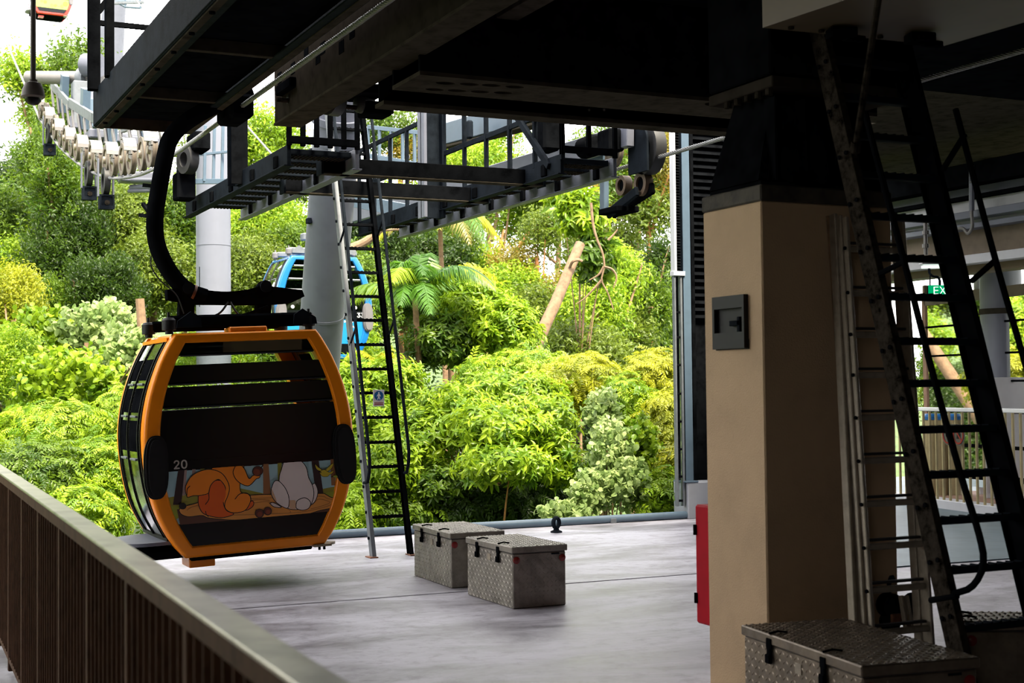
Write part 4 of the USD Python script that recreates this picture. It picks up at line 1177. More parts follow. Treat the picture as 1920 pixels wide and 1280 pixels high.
    for k, (a_, b_) in enumerate(slats):
        B(fr(face(a_, b_), 0.045, 0.018), 'window_pane', 'black_panel' if (k in (1, 2, 3) and not light) else glass_)
        if k < 3:
            B(MB().tube([(-HW(a_) + 0.16, 0.02, a_ + 0.004), (HW(a_) - 0.16, 0.02, a_ + 0.004)], 0.012 if not light else 0.02, 8), 'window_edge', 'black_panel' if not light else 'galvanised')
    B(fr(face(0.755, 0.84 if not light else 0.92), 0.04, 0.02), 'number_band', 'black_panel')
    B(fr(face(0.10, 0.30), 0.04, 0.02), 'skirt_panel', 'black_panel')
    pic = face(0.30, 0.755)
    B(fr(pic, 0.04, 0.02), 'picture_panel', 'print_sky' if art else ('print_cyan' if number else 'print_lime'))
    if number:
        z_ = 0.775 if not light else 0.80
        B(MB().text(number, 0.072 if not light else 0.085, (-0.70 if not light else 0.63, 0.018, z_), XA, ZA, 0.002, bold=True), 'number', 'print_number' if not light else 'white_paint', label=f'white number {number}')
    # the far end: lower panel and glass above
    B(fr(face(0.10, 0.74), LEN - 0.03, 0.02), 'rear_panel', 'black_panel')
    B(fr(face(0.74, 1.24), LEN - 0.03, 0.012), 'rear_window', 'tinted_glass' if not light else 'blue_glass')
    B(fr(face(1.66, 1.80), LEN - 0.03, 0.012), 'rear_window', 'clear_glass')
    for z in (1.24, 1.64, 1.82):
        B(MB().box((0, LEN - 0.04, z), (2 * HW(z) - 0.28, 0.03, 0.035), None, 0.004), 'rear_bar', 'black_panel')
    # benches inside
    for y in (0.30, LEN - 0.30):
        B(MB().box((0, y, 0.52), (1.55, 0.34, 0.08), None, 0.03), 'bench', 'black_plastic')
        B(MB().box((0, y + (0.16 if y > 0.6 else -0.16), 0.82), (1.5, 0.05, 0.5), None, 0.02), 'bench_back', 'black_plastic')
    # door step at the left foot, bracket at the right foot
    B(MB().prism(Polygon([(-0.80 + 0.33 * np.sign(math.cos(q)) * abs(math.cos(q)) ** 0.7, 0.52 + 0.42 * np.sign(math.sin(q)) * abs(math.sin(q)) ** 0.7) for q in np.linspace(0, 2 * math.pi, 48, endpoint=False)]), (0, 0, 0.12), XA, YA, 0.03), 'door_step', 'grey_plastic' if light else 'tower_grey')
    B(MB().box((-0.72, 0.5, 0.04), (0.42, 0.7, 0.10), None, 0.03), 'door_drive', 'black_steel')
    B(MB().prism(shapely.union_all([sbox(0.52, -0.02, 0.68, 0.3), Point(0.68, 0.14).buffer(0.08)]), (0, 0, -0.01), XA, YA, 0.02), 'guide_bracket', 'dark_aluminium')
    for x in (0.585, 0.63):
        B(MB().cyl((x, 0.05, -0.045), (x, 0.05, -0.005), 0.012, 8), 'bolt', 'dark_steel')
    # roof carrier on rubber mounts
    mt = 'black_steel' if not light else 'galvanised'
    for x in (-0.66, 0.60):
        for y in (0.12, LEN - 0.3):
            B(MB().lathe([(0.035, 0), (0.035, 0.03), (0.062, 0.035), (0.062, 0.12), (0.045, 0.14), (0.015, 0.145), (0.012, 0.19)], (x, y, zr), ZA, 16), 'rubber_mount', 'black_plastic' if not light else 'grey_plastic')
    B(MB().bar((-0.66, 0.16, zr + 0.10), (0.64, 0.16, zr + 0.10), 0.12, 0.12, 0.02), 'carrier_beam', mt)
    B(MB().bar((-0.64, LEN - 0.3, zr + 0.10), (0.62, LEN - 0.3, zr + 0.10), 0.12, 0.10, 0.02), 'carrier_beam', mt)
    for s in (-1, 1):
        B(MB().prism(Polygon([(-0.11, 0), (0.11, 0), (0.10, 0.09), (0.02, 0.14), (-0.1, 0.06)]), (s * 0.50 + (0.0 if s < 0 else 0.05), 0.06, zr + 0.05), XA * -s, ZA, 0.02), 'gusset', 'dark_steel' if not light else 'galvanised')
        B(MB().bar((s * 0.3, 0.16, zr + 0.10), (s * 0.3, LEN - 0.3, zr + 0.10), 0.08, 0.06, 0.01), 'carrier_rail', mt)
    B(MB().box((0.02, 0.14, zr + 0.02), (0.34, 0.2, 0.05), None, 0.01), 'carrier_foot', paint_)
    yh = LEN / 2
    if hanger == 'c':
        # yoke over the roof and the hooked arm
        zk = zr + 0.33
        yoke = [(-0.54, 0.0), (-0.54, 0.09)] + [(-0.36 + 0.055 * math.cos(a), 0.10 + 0.06 * math.sin(a)) for a in np.linspace(math.pi, 0, 9)]
        yoke += [(x, 0.06 + 0.05 * (abs(x - 0.01) / 0.33) ** 2) for x in np.linspace(-0.29, 0.31, 11)] + [(0.37 + 0.055 * math.cos(a), 0.10 + 0.06 * math.sin(a)) for a in np.linspace(math.pi, 0, 9)]
        yoke += [(0.72, 0.06), (0.74, 0.0), (0.60, -0.06), (0.40, -0.07), (-0.3, -0.05)]
        B(MB().prism(Polygon(yoke), (-0.02, yh + 0.06, zk), XA, ZA, 0.12), 'yoke', 'black_steel')
        for x in (-0.37, 0.35):
            B(MB().bar((x - 0.03, yh, zr + 0.12), (x, yh, zk + 0.11), 0.10, 0.14, 0.008, up=XA), 'yoke_post', 'black_steel')
            B(MB().cyl((x, yh - 0.08, zk + 0.10), (x, yh + 0.08, zk + 0.10), 0.055, 16), 'pivot_pin', 'dark_steel')
        for x0, x1, zz in ((-0.25, -0.02, 0.1), (0.12, 0.0, 0.08)):
            B(MB().tube(spline([(x0, yh - 0.12, zr + 0.14), (x0 + (x1 - x0) * 0.6, yh - 0.13, zr + 0.19), (x1, yh - 0.1, zr + 0.29)], 14), 0.010, 6), 'hose', 'black_plastic')
        B(MB().bar((0.08, yh - 0.1, zr + 0.15), (0.35, yh - 0.1, zr + 0.24), 0.03, 0.03), 'damper', 'black_steel')
    else:
        B(MB().tube([(0, yh, zr + 0.1), (0, yh, zr + (rope_dz or 2.2))], 0.06, 12), 'hanger_arm', 'galvanised')
        B(MB().box((0, yh, zr + 0.42), (0.5, 0.2, 0.14), None, 0.02), 'yoke', 'galvanised')
        B(MB().box((0, yh, zr + (rope_dz or 2.2)), (0.2, 0.5, 0.25), None, 0.03), 'grip', 'dark_steel')
    return t, B, pic


D20 = 12.5
base20 = at(482, 1034, D=D20)
YF = float(base20[1])


def cabin_matrix(base, roll=0.0, yaw=0.0):
    c, s = math.cos(roll), math.sin(roll)
    Rr = np.array([[c, 0, -s], [0, 1, 0], [s, 0, c]])
    cz, sz = math.cos(yaw), math.sin(yaw)
    Rz = np.array([[cz, -sz, 0], [sz, cz, 0], [0, 0, 1]])
    M = np.eye(4); M[:3, :3] = Rz @ Rr; M[:3, 3] = base
    return M


M20 = cabin_matrix(base20, 0.040)
t20, B20, pic20 = cabin('orange cable car cabin with a squirrel and rabbit picture on its end', M20, 'orange_paint', '20', 'c', True)
# hooked hanger arm: digitised along its middle line in the plane of the cabin's middle
yh = YF + 0.66
hp = [(385, 557), (352, 545), (322, 515), (300, 475), (291, 440), (291, 400), (297, 360), (304, 320), (311, 285), (318, 262), (335, 240), (370, 215), (420, 190), (470, 172)]
hpts = spline([at(px, py, Y=yh) for px, py in hp], 44)
MB().tube(hpts, 0.077, 20).build('hanger_arm', 'black_steel', t20)
MB().ring([(0.07, -0.012), (0.083, -0.012), (0.083, 0.012), (0.07, 0.012)], hpts[2], hpts[3] - hpts[1], 20).build('clamp_ring', 'lacquer_rust', t20)
MB().box((RX_L, yh, RZ + 0.02), (0.22, 0.55, 0.22), None, 0.03).build('grip', 'black_steel', t20)
MB().tube(spline([at(px, py, Y=yh - 0.09) for px, py in ((283, 480), (284, 500), (300, 525), (330, 552), (345, 588))], 20), 0.006, 6).build('cable', 'black_plastic', t20)

# ---- the printed picture: flat layers on the end panel
Mi = np.linalg.inv(M20)


def art_xy(cx, cy):
    px, py = 320 + cx / 5.333, 840 + cy / 5.333
    p = at(px, py, Y=YF)
    for _ in range(3):
        q = Mi[:3, :3] @ p + Mi[:3, 3]
        p = at(px, py, Y=float((M20 @ np.array([q[0], 0.02, q[2], 1]))[1]))
    q = Mi[:3, :3] @ p + Mi[:3, 3]
    return q[0], q[2]


clipp = pic20.buffer(0.006)
_layer = [0]
ST = 0.0066


def art(name, mat, geom, raw=False):
    g_ = geom if raw else geom.intersection(clipp)
    if g_.is_empty or g_.area < 2e-6:
        return
    _layer[0] += 1
    B20(MB().prism(g_, (0, 0.0195 - 0.0004 * _layer[0], 0), XA, ZA, 0.0004), name, mat, smooth=False)


def apoly(pts, smooth=True):
    P = [art_xy(*p) for p in pts]
    if smooth and len(P) > 4:
        q = spline([(x, 0, z) for x, z in P + [P[0]]], 12 * len(P))
        P = [(a, c) for a, _, c in q[:-1]]
    pg = Polygon(P)
    return pg if pg.is_valid else pg.buffer(0)


def aell(cx, cy, rx, ry, rot=0):
    return apoly([(cx + rx * math.cos(a) * math.cos(rot) - ry * math.sin(a) * math.sin(rot), cy + rx * math.cos(a) * math.sin(rot) + ry * math.sin(a) * math.cos(rot)) for a in np.linspace(0, 2 * math.pi, 20, endpoint=False)], False)


def aline(pts, w=ST, smooth=True):
    P = [art_xy(*p) for p in pts]
    if smooth and len(P) > 2:
        P = [(a, c) for a, _, c in spline([(x, 0, z) for x, z in P], 8 * len(P))]
    return LineString(P).buffer(w / 2)


def figure(name, mat, pg, w=ST):
    art('printed_' + name, mat, pg)
    art('printed_outline', 'print_line', pg.exterior.buffer(w / 2) if pg.geom_type == 'Polygon' else pg.boundary.buffer(w / 2))


art('printed_meadow', 'print_olive', apoly([(-60, 500), (130, 465), (260, 455), (500, 430), (700, 402), (940, 455), (1200, 440), (1520, 408), (1900, 330), (1900, 640), (1000, 640), (-60, 700)], False))
for pts, m in (([(140, 170), (166, 168), (142, 475), (116, 475)], 'print_pink'), ([(214, 165), (250, 162), (246, 300), (214, 300)], 'print_pink'), ([(297, 160), (340, 157), (334, 260), (295, 260)], 'print_olive'),
               ([(1066, 120), (1110, 118), (1098, 330), (1072, 330)], 'print_olive'), ([(922, 128), (975, 126), (1000, 462), (925, 462)], 'print_trunk'), ([(1595, 95), (1645, 93), (1645, 372), (1606, 372)], 'print_trunk'),
               ([(1640, 93), (1900, 80), (1900, 470), (1655, 470)], 'print_green'), ([(1403, 100), (1475, 98), (1526, 458), (1452, 458)], 'print_bark'), ([(82, 160), (142, 157), (104, 565), (22, 565)], 'print_bark')):
    art('printed_tree', m, apoly(pts, False))
art('printed_grass', 'print_green', apoly([(-60, 590), (60, 580), (85, 640), (70, 700), (-60, 740)]))
art('printed_grass', 'print_green', apoly([(1520, 450), (1640, 430), (1780, 440), (1800, 520), (1700, 520), (1600, 490)]))
art('printed_log_side', 'print_soil', apoly([(60, 610), (1720, 540), (1700, 620), (1660, 700), (1000, 760), (100, 800)], False))
log = apoly([(80, 620), (110, 590), (250, 550), (400, 500), (800, 468), (1000, 460), (1480, 452), (1545, 460), (1600, 490), (1690, 512), (1705, 550), (1660, 588), (1500, 620), (1400, 650), (1280, 683), (1000, 690), (850, 700), (650, 718), (500, 710), (370, 695), (310, 672), (180, 685), (105, 660)])
figure('log', 'print_log', log)
for pts in ([(160, 620), (220, 585), (420, 540), (800, 505), (1000, 495), (1480, 480), (1560, 500), (1640, 530), (1560, 580), (1280, 640), (850, 662), (600, 668)], [(820, 545), (1000, 540), (1200, 640), (900, 650)], [(1420, 560), (1480, 510), (1590, 540), (1500, 580), (1400, 605)], [(800, 520), (900, 515), (985, 520)]):
    art('printed_ring', 'print_ring', aline(pts, 0.006))
# squirrel
figure('squirrel_foot', 'print_fur_dark', apoly([(735, 622), (800, 530), (828, 542), (818, 580), (775, 612)]))
body = apoly([(396, 218), (450, 160), (560, 130), (690, 128), (730, 190), (704, 300), (690, 370), (702, 440), (760, 450), (796, 490), (790, 545), (752, 610), (700, 637), (620, 645), (560, 620), (533, 575), (500, 500), (420, 350)])
figure('squirrel_body', 'print_fur', body)
figure('squirrel_back', 'print_fur_dark', apoly([(272, 478), (275, 560), (310, 638), (370, 672), (480, 693), (560, 685), (628, 655), (560, 625), (535, 570), (560, 460), (520, 350), (400, 330)]))
figure('squirrel_tail', 'print_fur', apoly([(160, 487), (145, 430), (150, 370), (205, 280), (300, 226), (400, 212), (500, 245), (560, 320), (584, 400), (566, 480), (540, 540), (535, 590), (520, 500), (545, 400), (490, 318), (440, 325), (395, 375), (378, 445), (300, 470), (220, 476), (175, 490)]))
art('printed_squirrel_shade', 'print_fur_dark', apoly([(380, 460), (398, 375), (442, 327), (490, 322), (540, 395), (545, 470), (520, 540), (470, 580), (400, 560), (370, 540)]))
art('printed_outline', 'print_line', aline([(345, 560), (378, 510), (378, 440), (398, 370), (442, 324), (488, 320)]))
art('printed_outline', 'print_line', aline([(640, 507), (680, 462), (730, 448), (785, 465), (797, 510)]))
art('printed_outline', 'print_line', aline([(158, 470), (162, 410), (188, 378)]))
art('printed_outline', 'print_line', aline([(345, 630), (352, 660), (372, 682)]))
figure('squirrel_arm', 'print_fur', apoly([(640, 182), (690, 165), (735, 210), (778, 300), (815, 275), (862, 258), (890, 268), (880, 296), (850, 308), (800, 360), (760, 376), (700, 354), (645, 305), (620, 240)]))
figure('acorn', 'print_acorn', aell(865, 228, 52, 47, -0.3))
art('printed_nut', 'print_nut', aell(855, 240, 33, 34))
art('printed_outline', 'print_line', aline([(895, 195), (912, 178), (918, 165)], 0.010))
for cx, cy, r in ((965, 628, 38), (882, 650, 42)):
    figure('acorn', 'print_acorn', aell(cx, cy, r, r))
    art('printed_nut', 'print_nut', aell(cx + 4, cy + 8, r * 0.6, r * 0.6))
# rabbit
figure('rabbit_foot', 'print_white', apoly([(984, 550), (1015, 542), (1060, 560), (1100, 590), (1030, 586)]))
figure('rabbit_leg', 'print_white', apoly([(1410, 362), (1437, 352), (1465, 430), (1442, 520), (1395, 560), (1405, 450)]))
rb = apoly([(1130, 110), (1250, 105), (1320, 148), (1355, 210), (1372, 290), (1410, 370), (1425, 450), (1410, 530), (1370, 592), (1250, 612), (1160, 595), (1085, 500), (1078, 300), (1104, 200)])
figure('rabbit_body', 'print_white', rb)
art('printed_rabbit_shade', 'print_peach', apoly([(1178, 520), (1235, 520), (1245, 560), (1240, 606), (1180, 594)]))
figure('rabbit_leg', 'print_white', apoly([(1000, 400), (1030, 332), (1075, 328), (1140, 400), (1176, 500), (1166, 592), (1110, 582), (1040, 530), (1000, 460)]))
art('printed_rabbit_shade', 'print_peach', apoly([(1004, 405), (1020, 440), (1050, 520), (1040, 526), (1005, 462)]))
figure('rabbit_tail', 'print_white', apoly([(1245, 560), (1262, 520), (1325, 494), (1370, 512), (1392, 550), (1370, 600), (1310, 618), (1252, 600)]))
# bird, branch, berries, grass blades
figure('bird', 'print_bird', apoly([(1478, 245), (1500, 220), (1545, 215), (1575, 240), (1622, 222), (1608, 250), (1580, 262), (1560, 282), (1510, 280)]), 0.003)
figure('bird_wing', 'print_bird', apoly([(1505, 215), (1470, 190), (1436, 160), (1448, 205), (1485, 228)]), 0.003)
figure('bird_wing', 'print_bird', apoly([(1540, 218), (1575, 180), (1620, 148), (1600, 200), (1560, 230)]), 0.003)
art('printed_outline', 'print_line', aell(1492, 240, 6, 6))
art('printed_branch', 'print_bark', aline([(1600, 285), (1680, 275), (1740, 295), (1790, 318)], 0.010))
art('printed_branch', 'print_green', aell(1645, 280, 30, 10))
for cx, cy in ((113, 577), (1667, 476)):
    art('printed_berry', 'print_line', aell(cx, cy, 37, 33))
for dx in (-20, 0, 20):
    art('printed_grass', 'print_bird', aline([(1562, 664), (1562 + dx, 642)], 0.005, False))

# blue cabin farther along the right rope
D33 = 26.6
b33 = at(610, 674, D=D33)
M33 = cabin_matrix(b33, 0.0)
t33, B33, pic33 = cabin('light blue cable car cabin half hidden behind the leaning tower mast', M33, 'blue_paint', '33', 'straight', False, light=True, rope_dz=2.0, glass_='blue_glass')
pl_ = lambda P: Polygon(P)
for nm, P in (('printed_mark', [(0.47, 0.66), (0.56, 0.70), (0.60, 0.73), (0.54, 0.73)]), ('printed_mark', [(0.5, 0.60), (0.53, 0.66), (0.57, 0.64), (0.62, 0.60), (0.55, 0.62)]), ('printed_mark', [(0.40, 0.70), (0.45, 0.71), (0.44, 0.74), (0.40, 0.735)]), ('printed_mark', [(0.08, 0.62), (0.20, 0.73), (0.10, 0.74), (0.05, 0.68)]), ('printed_mark', [(0.22, 0.62), (0.28, 0.70), (0.24, 0.73)])):
    MBp = MB().prism(pl_([(x - 0.02, z) for x, z in P]), (0, 0.0195, 0), XA, ZA, 0.002)
    B33(MBp, nm, 'white_paint')
for x, z in ((0.60, 0.98), (-0.62, 0.98), (0.47, 0.38)):
    B33(MB().lathe([(0.035, 0), (0.03, 0.02)], (x, 0.02, z), -YA, 14), 'window_knob', 'white_paint')

# red cabin high on the right rope
D7 = 66.0
b7 = at(97, 27, D=D7)
t7, B7, pic7 = cabin('red cable car cabin with a bright print, high at the upper left edge', cabin_matrix(b7, -0.02), 'red_paint', None, 'straight', False, light=True, rope_dz=2.4, glass_='blue_glass')
rng = random.Random(7)
for k in range(9):
    x, z = -0.6 + 0.15 * k, 0.42 + 0.25 * rng.random()
    g_ = Point(x, z).buffer(0.06 + 0.05 * rng.random()).intersection(pic7)
    B7(MB().prism(g_, (0, 0.0195 - 0.001 * k, 0), XA, ZA, 0.002), 'printed_patch', ('print_lime', 'print_yellow', 'print_green')[k % 3])
# ---------------------------------------------------------------- steel post and louvres at the deck's far right corner
pb = at(1303, 972, Z=0)
t = thing('plinth', 'white concrete plinth under the blue-grey steel post', 'plinth', pb)
Dp = depth(pb)
pxm = Dp / FPX
hpl = float(at(1303, 904, D=Dp)[2])
MB().span((pb[0] - 0.11, pb[1] - 0.02, 0), (pb[0] + 0.5, pb[1] + 0.34, hpl), 0.01).build('block', 'plinth_paint', t)
t = thing('steel_post', 'tall blue-grey steel H-post at the right edge of the trees', 'post', (pb[0], pb[1] + 0.1, hpl))
x0_ = float(at(1287, 700, D=Dp)[0]); x1_ = float(at(1305, 700, D=Dp)[0])
MB().span((x0_, pb[1] + 0.02, hpl), (x1_, pb[1] + 0.035, 5.6), 0.002).build('flange', 'blue_grey_steel', t)
MB().span(((x0_ + x1_) / 2 - 0.006, pb[1] + 0.03, hpl), ((x0_ + x1_) / 2 + 0.006, pb[1] + 0.22, 5.6), 0.0).build('web', 'dark_steel', t)
MB().span((x0_, pb[1] + 0.21, hpl), (x1_ + 0.06, pb[1] + 0.225, 5.6), 0.002).build('flange', 'dark_steel', t)
MB().box(((x0_ + x1_) / 2, pb[1] + 0.12, hpl + 0.01), (0.2, 0.3, 0.02), None, 0.003).build('base_plate', 'blue_grey_steel', t)
# louvre strip left of the post, and the framed strip window under it
zl0 = float(at(1275, 512, D=Dp)[2])
xa_, xb_ = float(at(1266, 400, D=Dp)[0]), float(at(1287, 400, D=Dp)[0])
t = thing('louvre_panel', 'narrow dark louvre panel with a pale edge left of the steel post', 'louvre', ((xa_ + xb_) / 2, pb[1] + 0.1, zl0))
MB().span((xa_, pb[1] + 0.0, zl0), (xa_ + 0.035, pb[1] + 0.1, 5.6), 0.003).build('edge_post', 'wall_white', t)
nl = 62
for k in range(nl):
    z = zl0 + 0.05 + k * (5.5 - zl0) / nl
    MB().box(((xa_ + xb_) / 2 + 0.02, pb[1] + 0.07, z), (xb_ - xa_ - 0.04, 0.05, 0.006), frame_to(XA) @ np.array([[1, 0, 0], [0, math.cos(0.9), -math.sin(0.9)], [0, math.sin(0.9), math.cos(0.9)]]) if False else np.array([[1, 0, 0], [0, 0.62, -0.78], [0, 0.78, 0.62]]), 0.001).build('slat', 'black_steel', t)
MB().span((xa_ + 0.03, pb[1] + 0.10, zl0), (xb_, pb[1] + 0.11, 5.6), 0.0).build('back_sheet', 'black_steel', t)
zb_ = float(at(1275, 948, D=Dp)[2])
t = thing('strip_window', 'narrow framed strip window with dark bars under the louvre panel', 'window', ((xa_ + xb_) / 2, pb[1] + 0.05, zb_))
for x, w_ in ((xa_ + 0.014, 0.026), (xb_ - 0.022, 0.03)):
    MB().span((x - w_ / 2, pb[1] + 0.02, zb_), (x + w_ / 2, pb[1] + 0.08, zl0 - 0.02), 0.004).build('frame_post', 'galvanised', t)
MB().span((xa_ - 0.015, pb[1] + 0.0, zl0 - 0.03), (xb_ + 0.03, pb[1] + 0.1, zl0 + 0.03), 0.004).build('head_cap', 'wall_white', t)
for py_ in (585, 632, 684, 738, 790, 842, 893, 938):
    z = float(at(1275, py_, D=Dp)[2])
    MB().span((xa_ + 0.03, pb[1] + 0.03, z - 0.014), (xb_ - 0.04, pb[1] + 0.06, z + 0.014), 0.003).build('bar', 'black_steel', t)
MB().span((xa_ + 0.035, pb[1] + 0.044, zb_), (xb_ - 0.045, pb[1] + 0.05, zl0), 0.0).build('pane', 'clear_glass', t)
# louvre wall right of the post
xw0, xw1 = float(at(1315, 300, D=Dp + 0.3)[0]), float(at(1450, 300, D=Dp + 0.3)[0])
zw0 = float(at(1330, 420, D=Dp + 0.3)[2])
t = thing('louvre_panel', 'wide dark louvre wall right of the steel post, behind the column head', 'louvre', (xw0 + 0.4, pb[1] + 0.35, zw0))
MB().span((xw0, pb[1] + 0.40, 0.0), (xw1 + 1.6, pb[1] + 0.42, 5.6), 0.0).build('back_sheet', 'black_steel', t)
for k in range(46):
    z = zw0 - 1.2 + k * 0.096
    MB().box(((xw0 + xw1) / 2 + 0.5, pb[1] + 0.36, z), (xw1 - xw0 + 1.0, 0.07, 0.006), np.array([[1, 0, 0], [0, 0.62, -0.78], [0, 0.78, 0.62]]), 0.001).build('slat', 'black_steel', t)
MB().span((xw0 - 0.02, pb[1] + 0.3, 0.0), (xw0 + 0.03, pb[1] + 0.4, 5.6), 0.003).build('edge_post', 'black_steel', t)

Yt = float(at(1830, 1052, Z=0)[1])
structure(MB().prism(Polygon([(8.8, Yt), (12.25, Yt - 0.1), (12.25, Y_EDGE), (10.9, Y_EDGE)]), (0, 0, 0.0), XA, YA, 0.012), 'floor', 'teal_floor', label='blue-grey painted strip of floor seen between the rungs of the near ladder', cat='floor')
# ---------------------------------------------------------------- the hall behind the near ladder
A0, A1 = at(1738, 946, Z=0.02), at(1900, 968, Z=0.02)
hd = A1 - A0; hd[2] = 0; hd /= np.linalg.norm(hd)
hs = np.cross(hd, ZA)                           # away from us or towards us
if np.dot(hs, FWD) < 0:
    hs = -hs
C0, C1 = A0 - hd * 1.2, A1 + hd * 1.6
structure(MB().bar(C0 + ZA * 0.03 + hs * 0.1, C1 + ZA * 0.03 + hs * 0.1, 0.26, 0.14, 0.01), 'trim', 'wall_white', label='white kerb under the slatted balustrade', cat='kerb')
t = thing('balustrade', 'olive slatted balustrade with a white handrail behind the near ladder', 'balustrade', C0)
hz = float(at(1830, 770, D=depth(A0) - 0.6)[2])
MB().bar(C0 + ZA * hz, C1 + ZA * hz, 0.07, 0.055, 0.01).build('handrail', 'white_paint', t)
SP = float(np.linalg.norm(A1 - A0)) / 12.5
nb = int(np.linalg.norm(C1 - C0) / SP)
for k in range(nb):
    c = C0 + hd * (0.04 + k * SP)
    MB().box((c[0], c[1], (0.09 + hz) / 2), (0.03, 0.03, hz - 0.1), np.stack([hs, hd, ZA], 1), 0.003).build('slat', 'olive_slat', t)
# prohibition plate on the balustrade
_r = at(1788, 815, D=1.0) - EYE
sc_ = EYE + _r * (np.dot(C0 - hs * 0.06 - EYE, hs) / np.dot(_r, hs))
t = thing('prohibition_sign', 'dark plate with two round prohibition symbols on the balustrade', 'sign', sc_)
ux, uy = hd.copy(), ZA.copy()
nrm_ = np.cross(ux, uy)
if np.dot(nrm_, FWD) > 0:
    ux = -ux; nrm_ = np.cross(ux, uy)
if np.dot(ux, RIGHT) < 0:
    ux = -ux
pr = lambda poly, off, name, mat: MB().prism(poly, sc_ + nrm_ * off if np.dot(np.cross(ux, uy), nrm_) > 0 else sc_, ux, uy, 0.004).build(name, mat, t)
plate = shapely.union_all([Point(-0.125, 0).buffer(0.145), Point(0.125, 0).buffer(0.145), sbox(-0.125, 0.0, 0.125, 0.145)])
pr(plate, 0.0, 'plate', 'sign_grey')
for k, x in enumerate((-0.125, 0.125)):
    rg_ = Point(x, 0).buffer(0.122).difference(Point(x, 0).buffer(0.102))
    pict = (shapely.union_all([sbox(x - 0.05, -0.03, x + 0.03, 0.0), LineString([(x + 0.03, 0.0), (x + 0.05, 0.04), (x + 0.02, 0.06)]).buffer(0.008)]) if k == 0 else shapely.union_all([Polygon([(x - 0.045, -0.05), (x + 0.035, -0.05), (x + 0.05, 0.01), (x + 0.01, 0.06), (x, 0.01), (x - 0.03, 0.055)]), Point(x, 0).buffer(0.03)]))
    pr(pict, 0.005, 'pictogram', 'black_plastic')
    pr(shapely.union_all([rg_, LineString([(x - 0.075, 0.075), (x + 0.075, -0.075)]).buffer(0.009)]), 0.009, 'red_ring', 'sign_red')
# brown floor, low wall and glazing behind the balustrade
structure(MB().prism(Polygon([tuple((C0 + hs * 0.25)[:2]), tuple((C1 + hs * 0.25)[:2]), tuple((C1 + hs * 7)[:2]), tuple((C0 + hs * 7)[:2])]), (0, 0, 0.06), XA, YA, 0.03), 'floor', 'brick_brown', label='reddish floor behind the slatted balustrade', cat='floor')
G0 = at(1737, 720, D=depth(A0) + 2.2); G0[2] = 0.0
G1 = G0 + hd * 4.5
DG = depth(at(1760, 700, D=depth(A0) + 2.4))
t = thing('window_wall', 'glazed wall with thin dark bars at the back of the hall', 'window', G0)
ztop_ = 3.0
for k in (0, 5, 6):
    c = G0 + (G1 - G0) * k / 6
    MB().box((c[0], c[1], ztop_ / 2 + 0.1), (0.10, 0.05, ztop_), np.stack([hd, hs, ZA], 1), 0.004).build('post', 'brick_brown', t)
for z, h_ in ((0.35, 0.08), (0.8, 0.05), (1.3, 0.03), (1.75, 0.03), (2.15, 0.03), (2.6, 0.03), (3.02, 0.16)):
    MB().bar(G0 + ZA * z, G1 + ZA * z, 0.05, h_, 0.003).build('bar', 'black_steel' if h_ < 0.1 else 'wall_dark', t)
for k in range(6):
    a_, b_ = G0 + (G1 - G0) * k / 6, G0 + (G1 - G0) * (k + 1) / 6
    MB().bar(a_ + ZA * 1.6, b_ + ZA * 1.6, 0.008, 2.8, 0.0).build('pane', 'clear_glass', t)
for k, (px, dd, r, m, lb) in enumerate(((1878, 0.5, 0.29, 'tower_white', 'thick white round column at the right edge, behind the ladder handrail'), (1838, 1.0, 0.075, 'wall_white', 'thin pale round column beside the EXIT sign gap'))):
    c = at(px, 640, D=depth(A0) + dd)
    t = thing('round_column', lb, 'column', (c[0], c[1], 0.09))
    MB().cyl((c[0], c[1], 0.09), (c[0], c[1], 4.85), r, 32).build('shaft', m, t)
    MB().ring([(r - 0.01, -0.04), (r + 0.02, -0.04), (r + 0.02, 0.04), (r - 0.01, 0.04)], (c[0], c[1], 2.75), ZA, 32).build('band', 'soffit_steel', t)
c = at(1872, 730, D=depth(A0) + 0.1)
t = thing('partition', 'white partition panel with a brown edge behind the balustrade', 'partition', (c[0], c[1], 0.09))
MB().box((c[0], c[1], 0.95), (0.42, 0.06, 1.7), frame_to(RIGHT * (1, 1, 0)), 0.006).build('panel', 'wall_white', t)
c2 = c + RIGHT * 0.26
MB().box((c2[0], c2[1], 0.95), (0.09, 0.08, 1.74), frame_to(RIGHT * (1, 1, 0)), 0.006).build('edge_post', 'brick_brown', t)
# blue litter bins peeping through the slats
for k, px in enumerate((1746, 1762, 1788)):
    c = at(px, 779, D=depth(A0) + 0.9)
    t = thing('bin', ('blue bin seen through the slats, left one', 'blue bin seen through the slats, middle one', 'blue bin seen through the slats, right one')[k], 'bin', (c[0], c[1], 0.09))
    MB().lathe([(0.10, 0), (0.12, c[2] - 0.16), (0.125, c[2] - 0.15)], (c[0], c[1], 0.09), ZA, 16).build('body', 'olive_slat', t)
    MB().lathe([(0.13, 0), (0.13, 0.05), (0.09, 0.09)], (c[0], c[1], c[2] - 0.06), ZA, 16).build('lid', 'sign_blue', t)

# ceiling, fascia beams, duct and pipes of the hall: they run along Y
XR = 13.5
structure(MB().span((13.0, 9.6, 4.95), (24.0, 20.5, 5.2)).span((10.2, 11.45, 4.95), (13.0, 13.9, 5.2)).span((11.6, 13.9, 4.95), (13.0, 15.5, 5.2)).span((16.0, 8.0, 4.95), (24.0, 9.6, 5.2)), 'ceiling', 'soffit_steel', label='greenish dark soffit over the hall at the right', cat='ceiling')


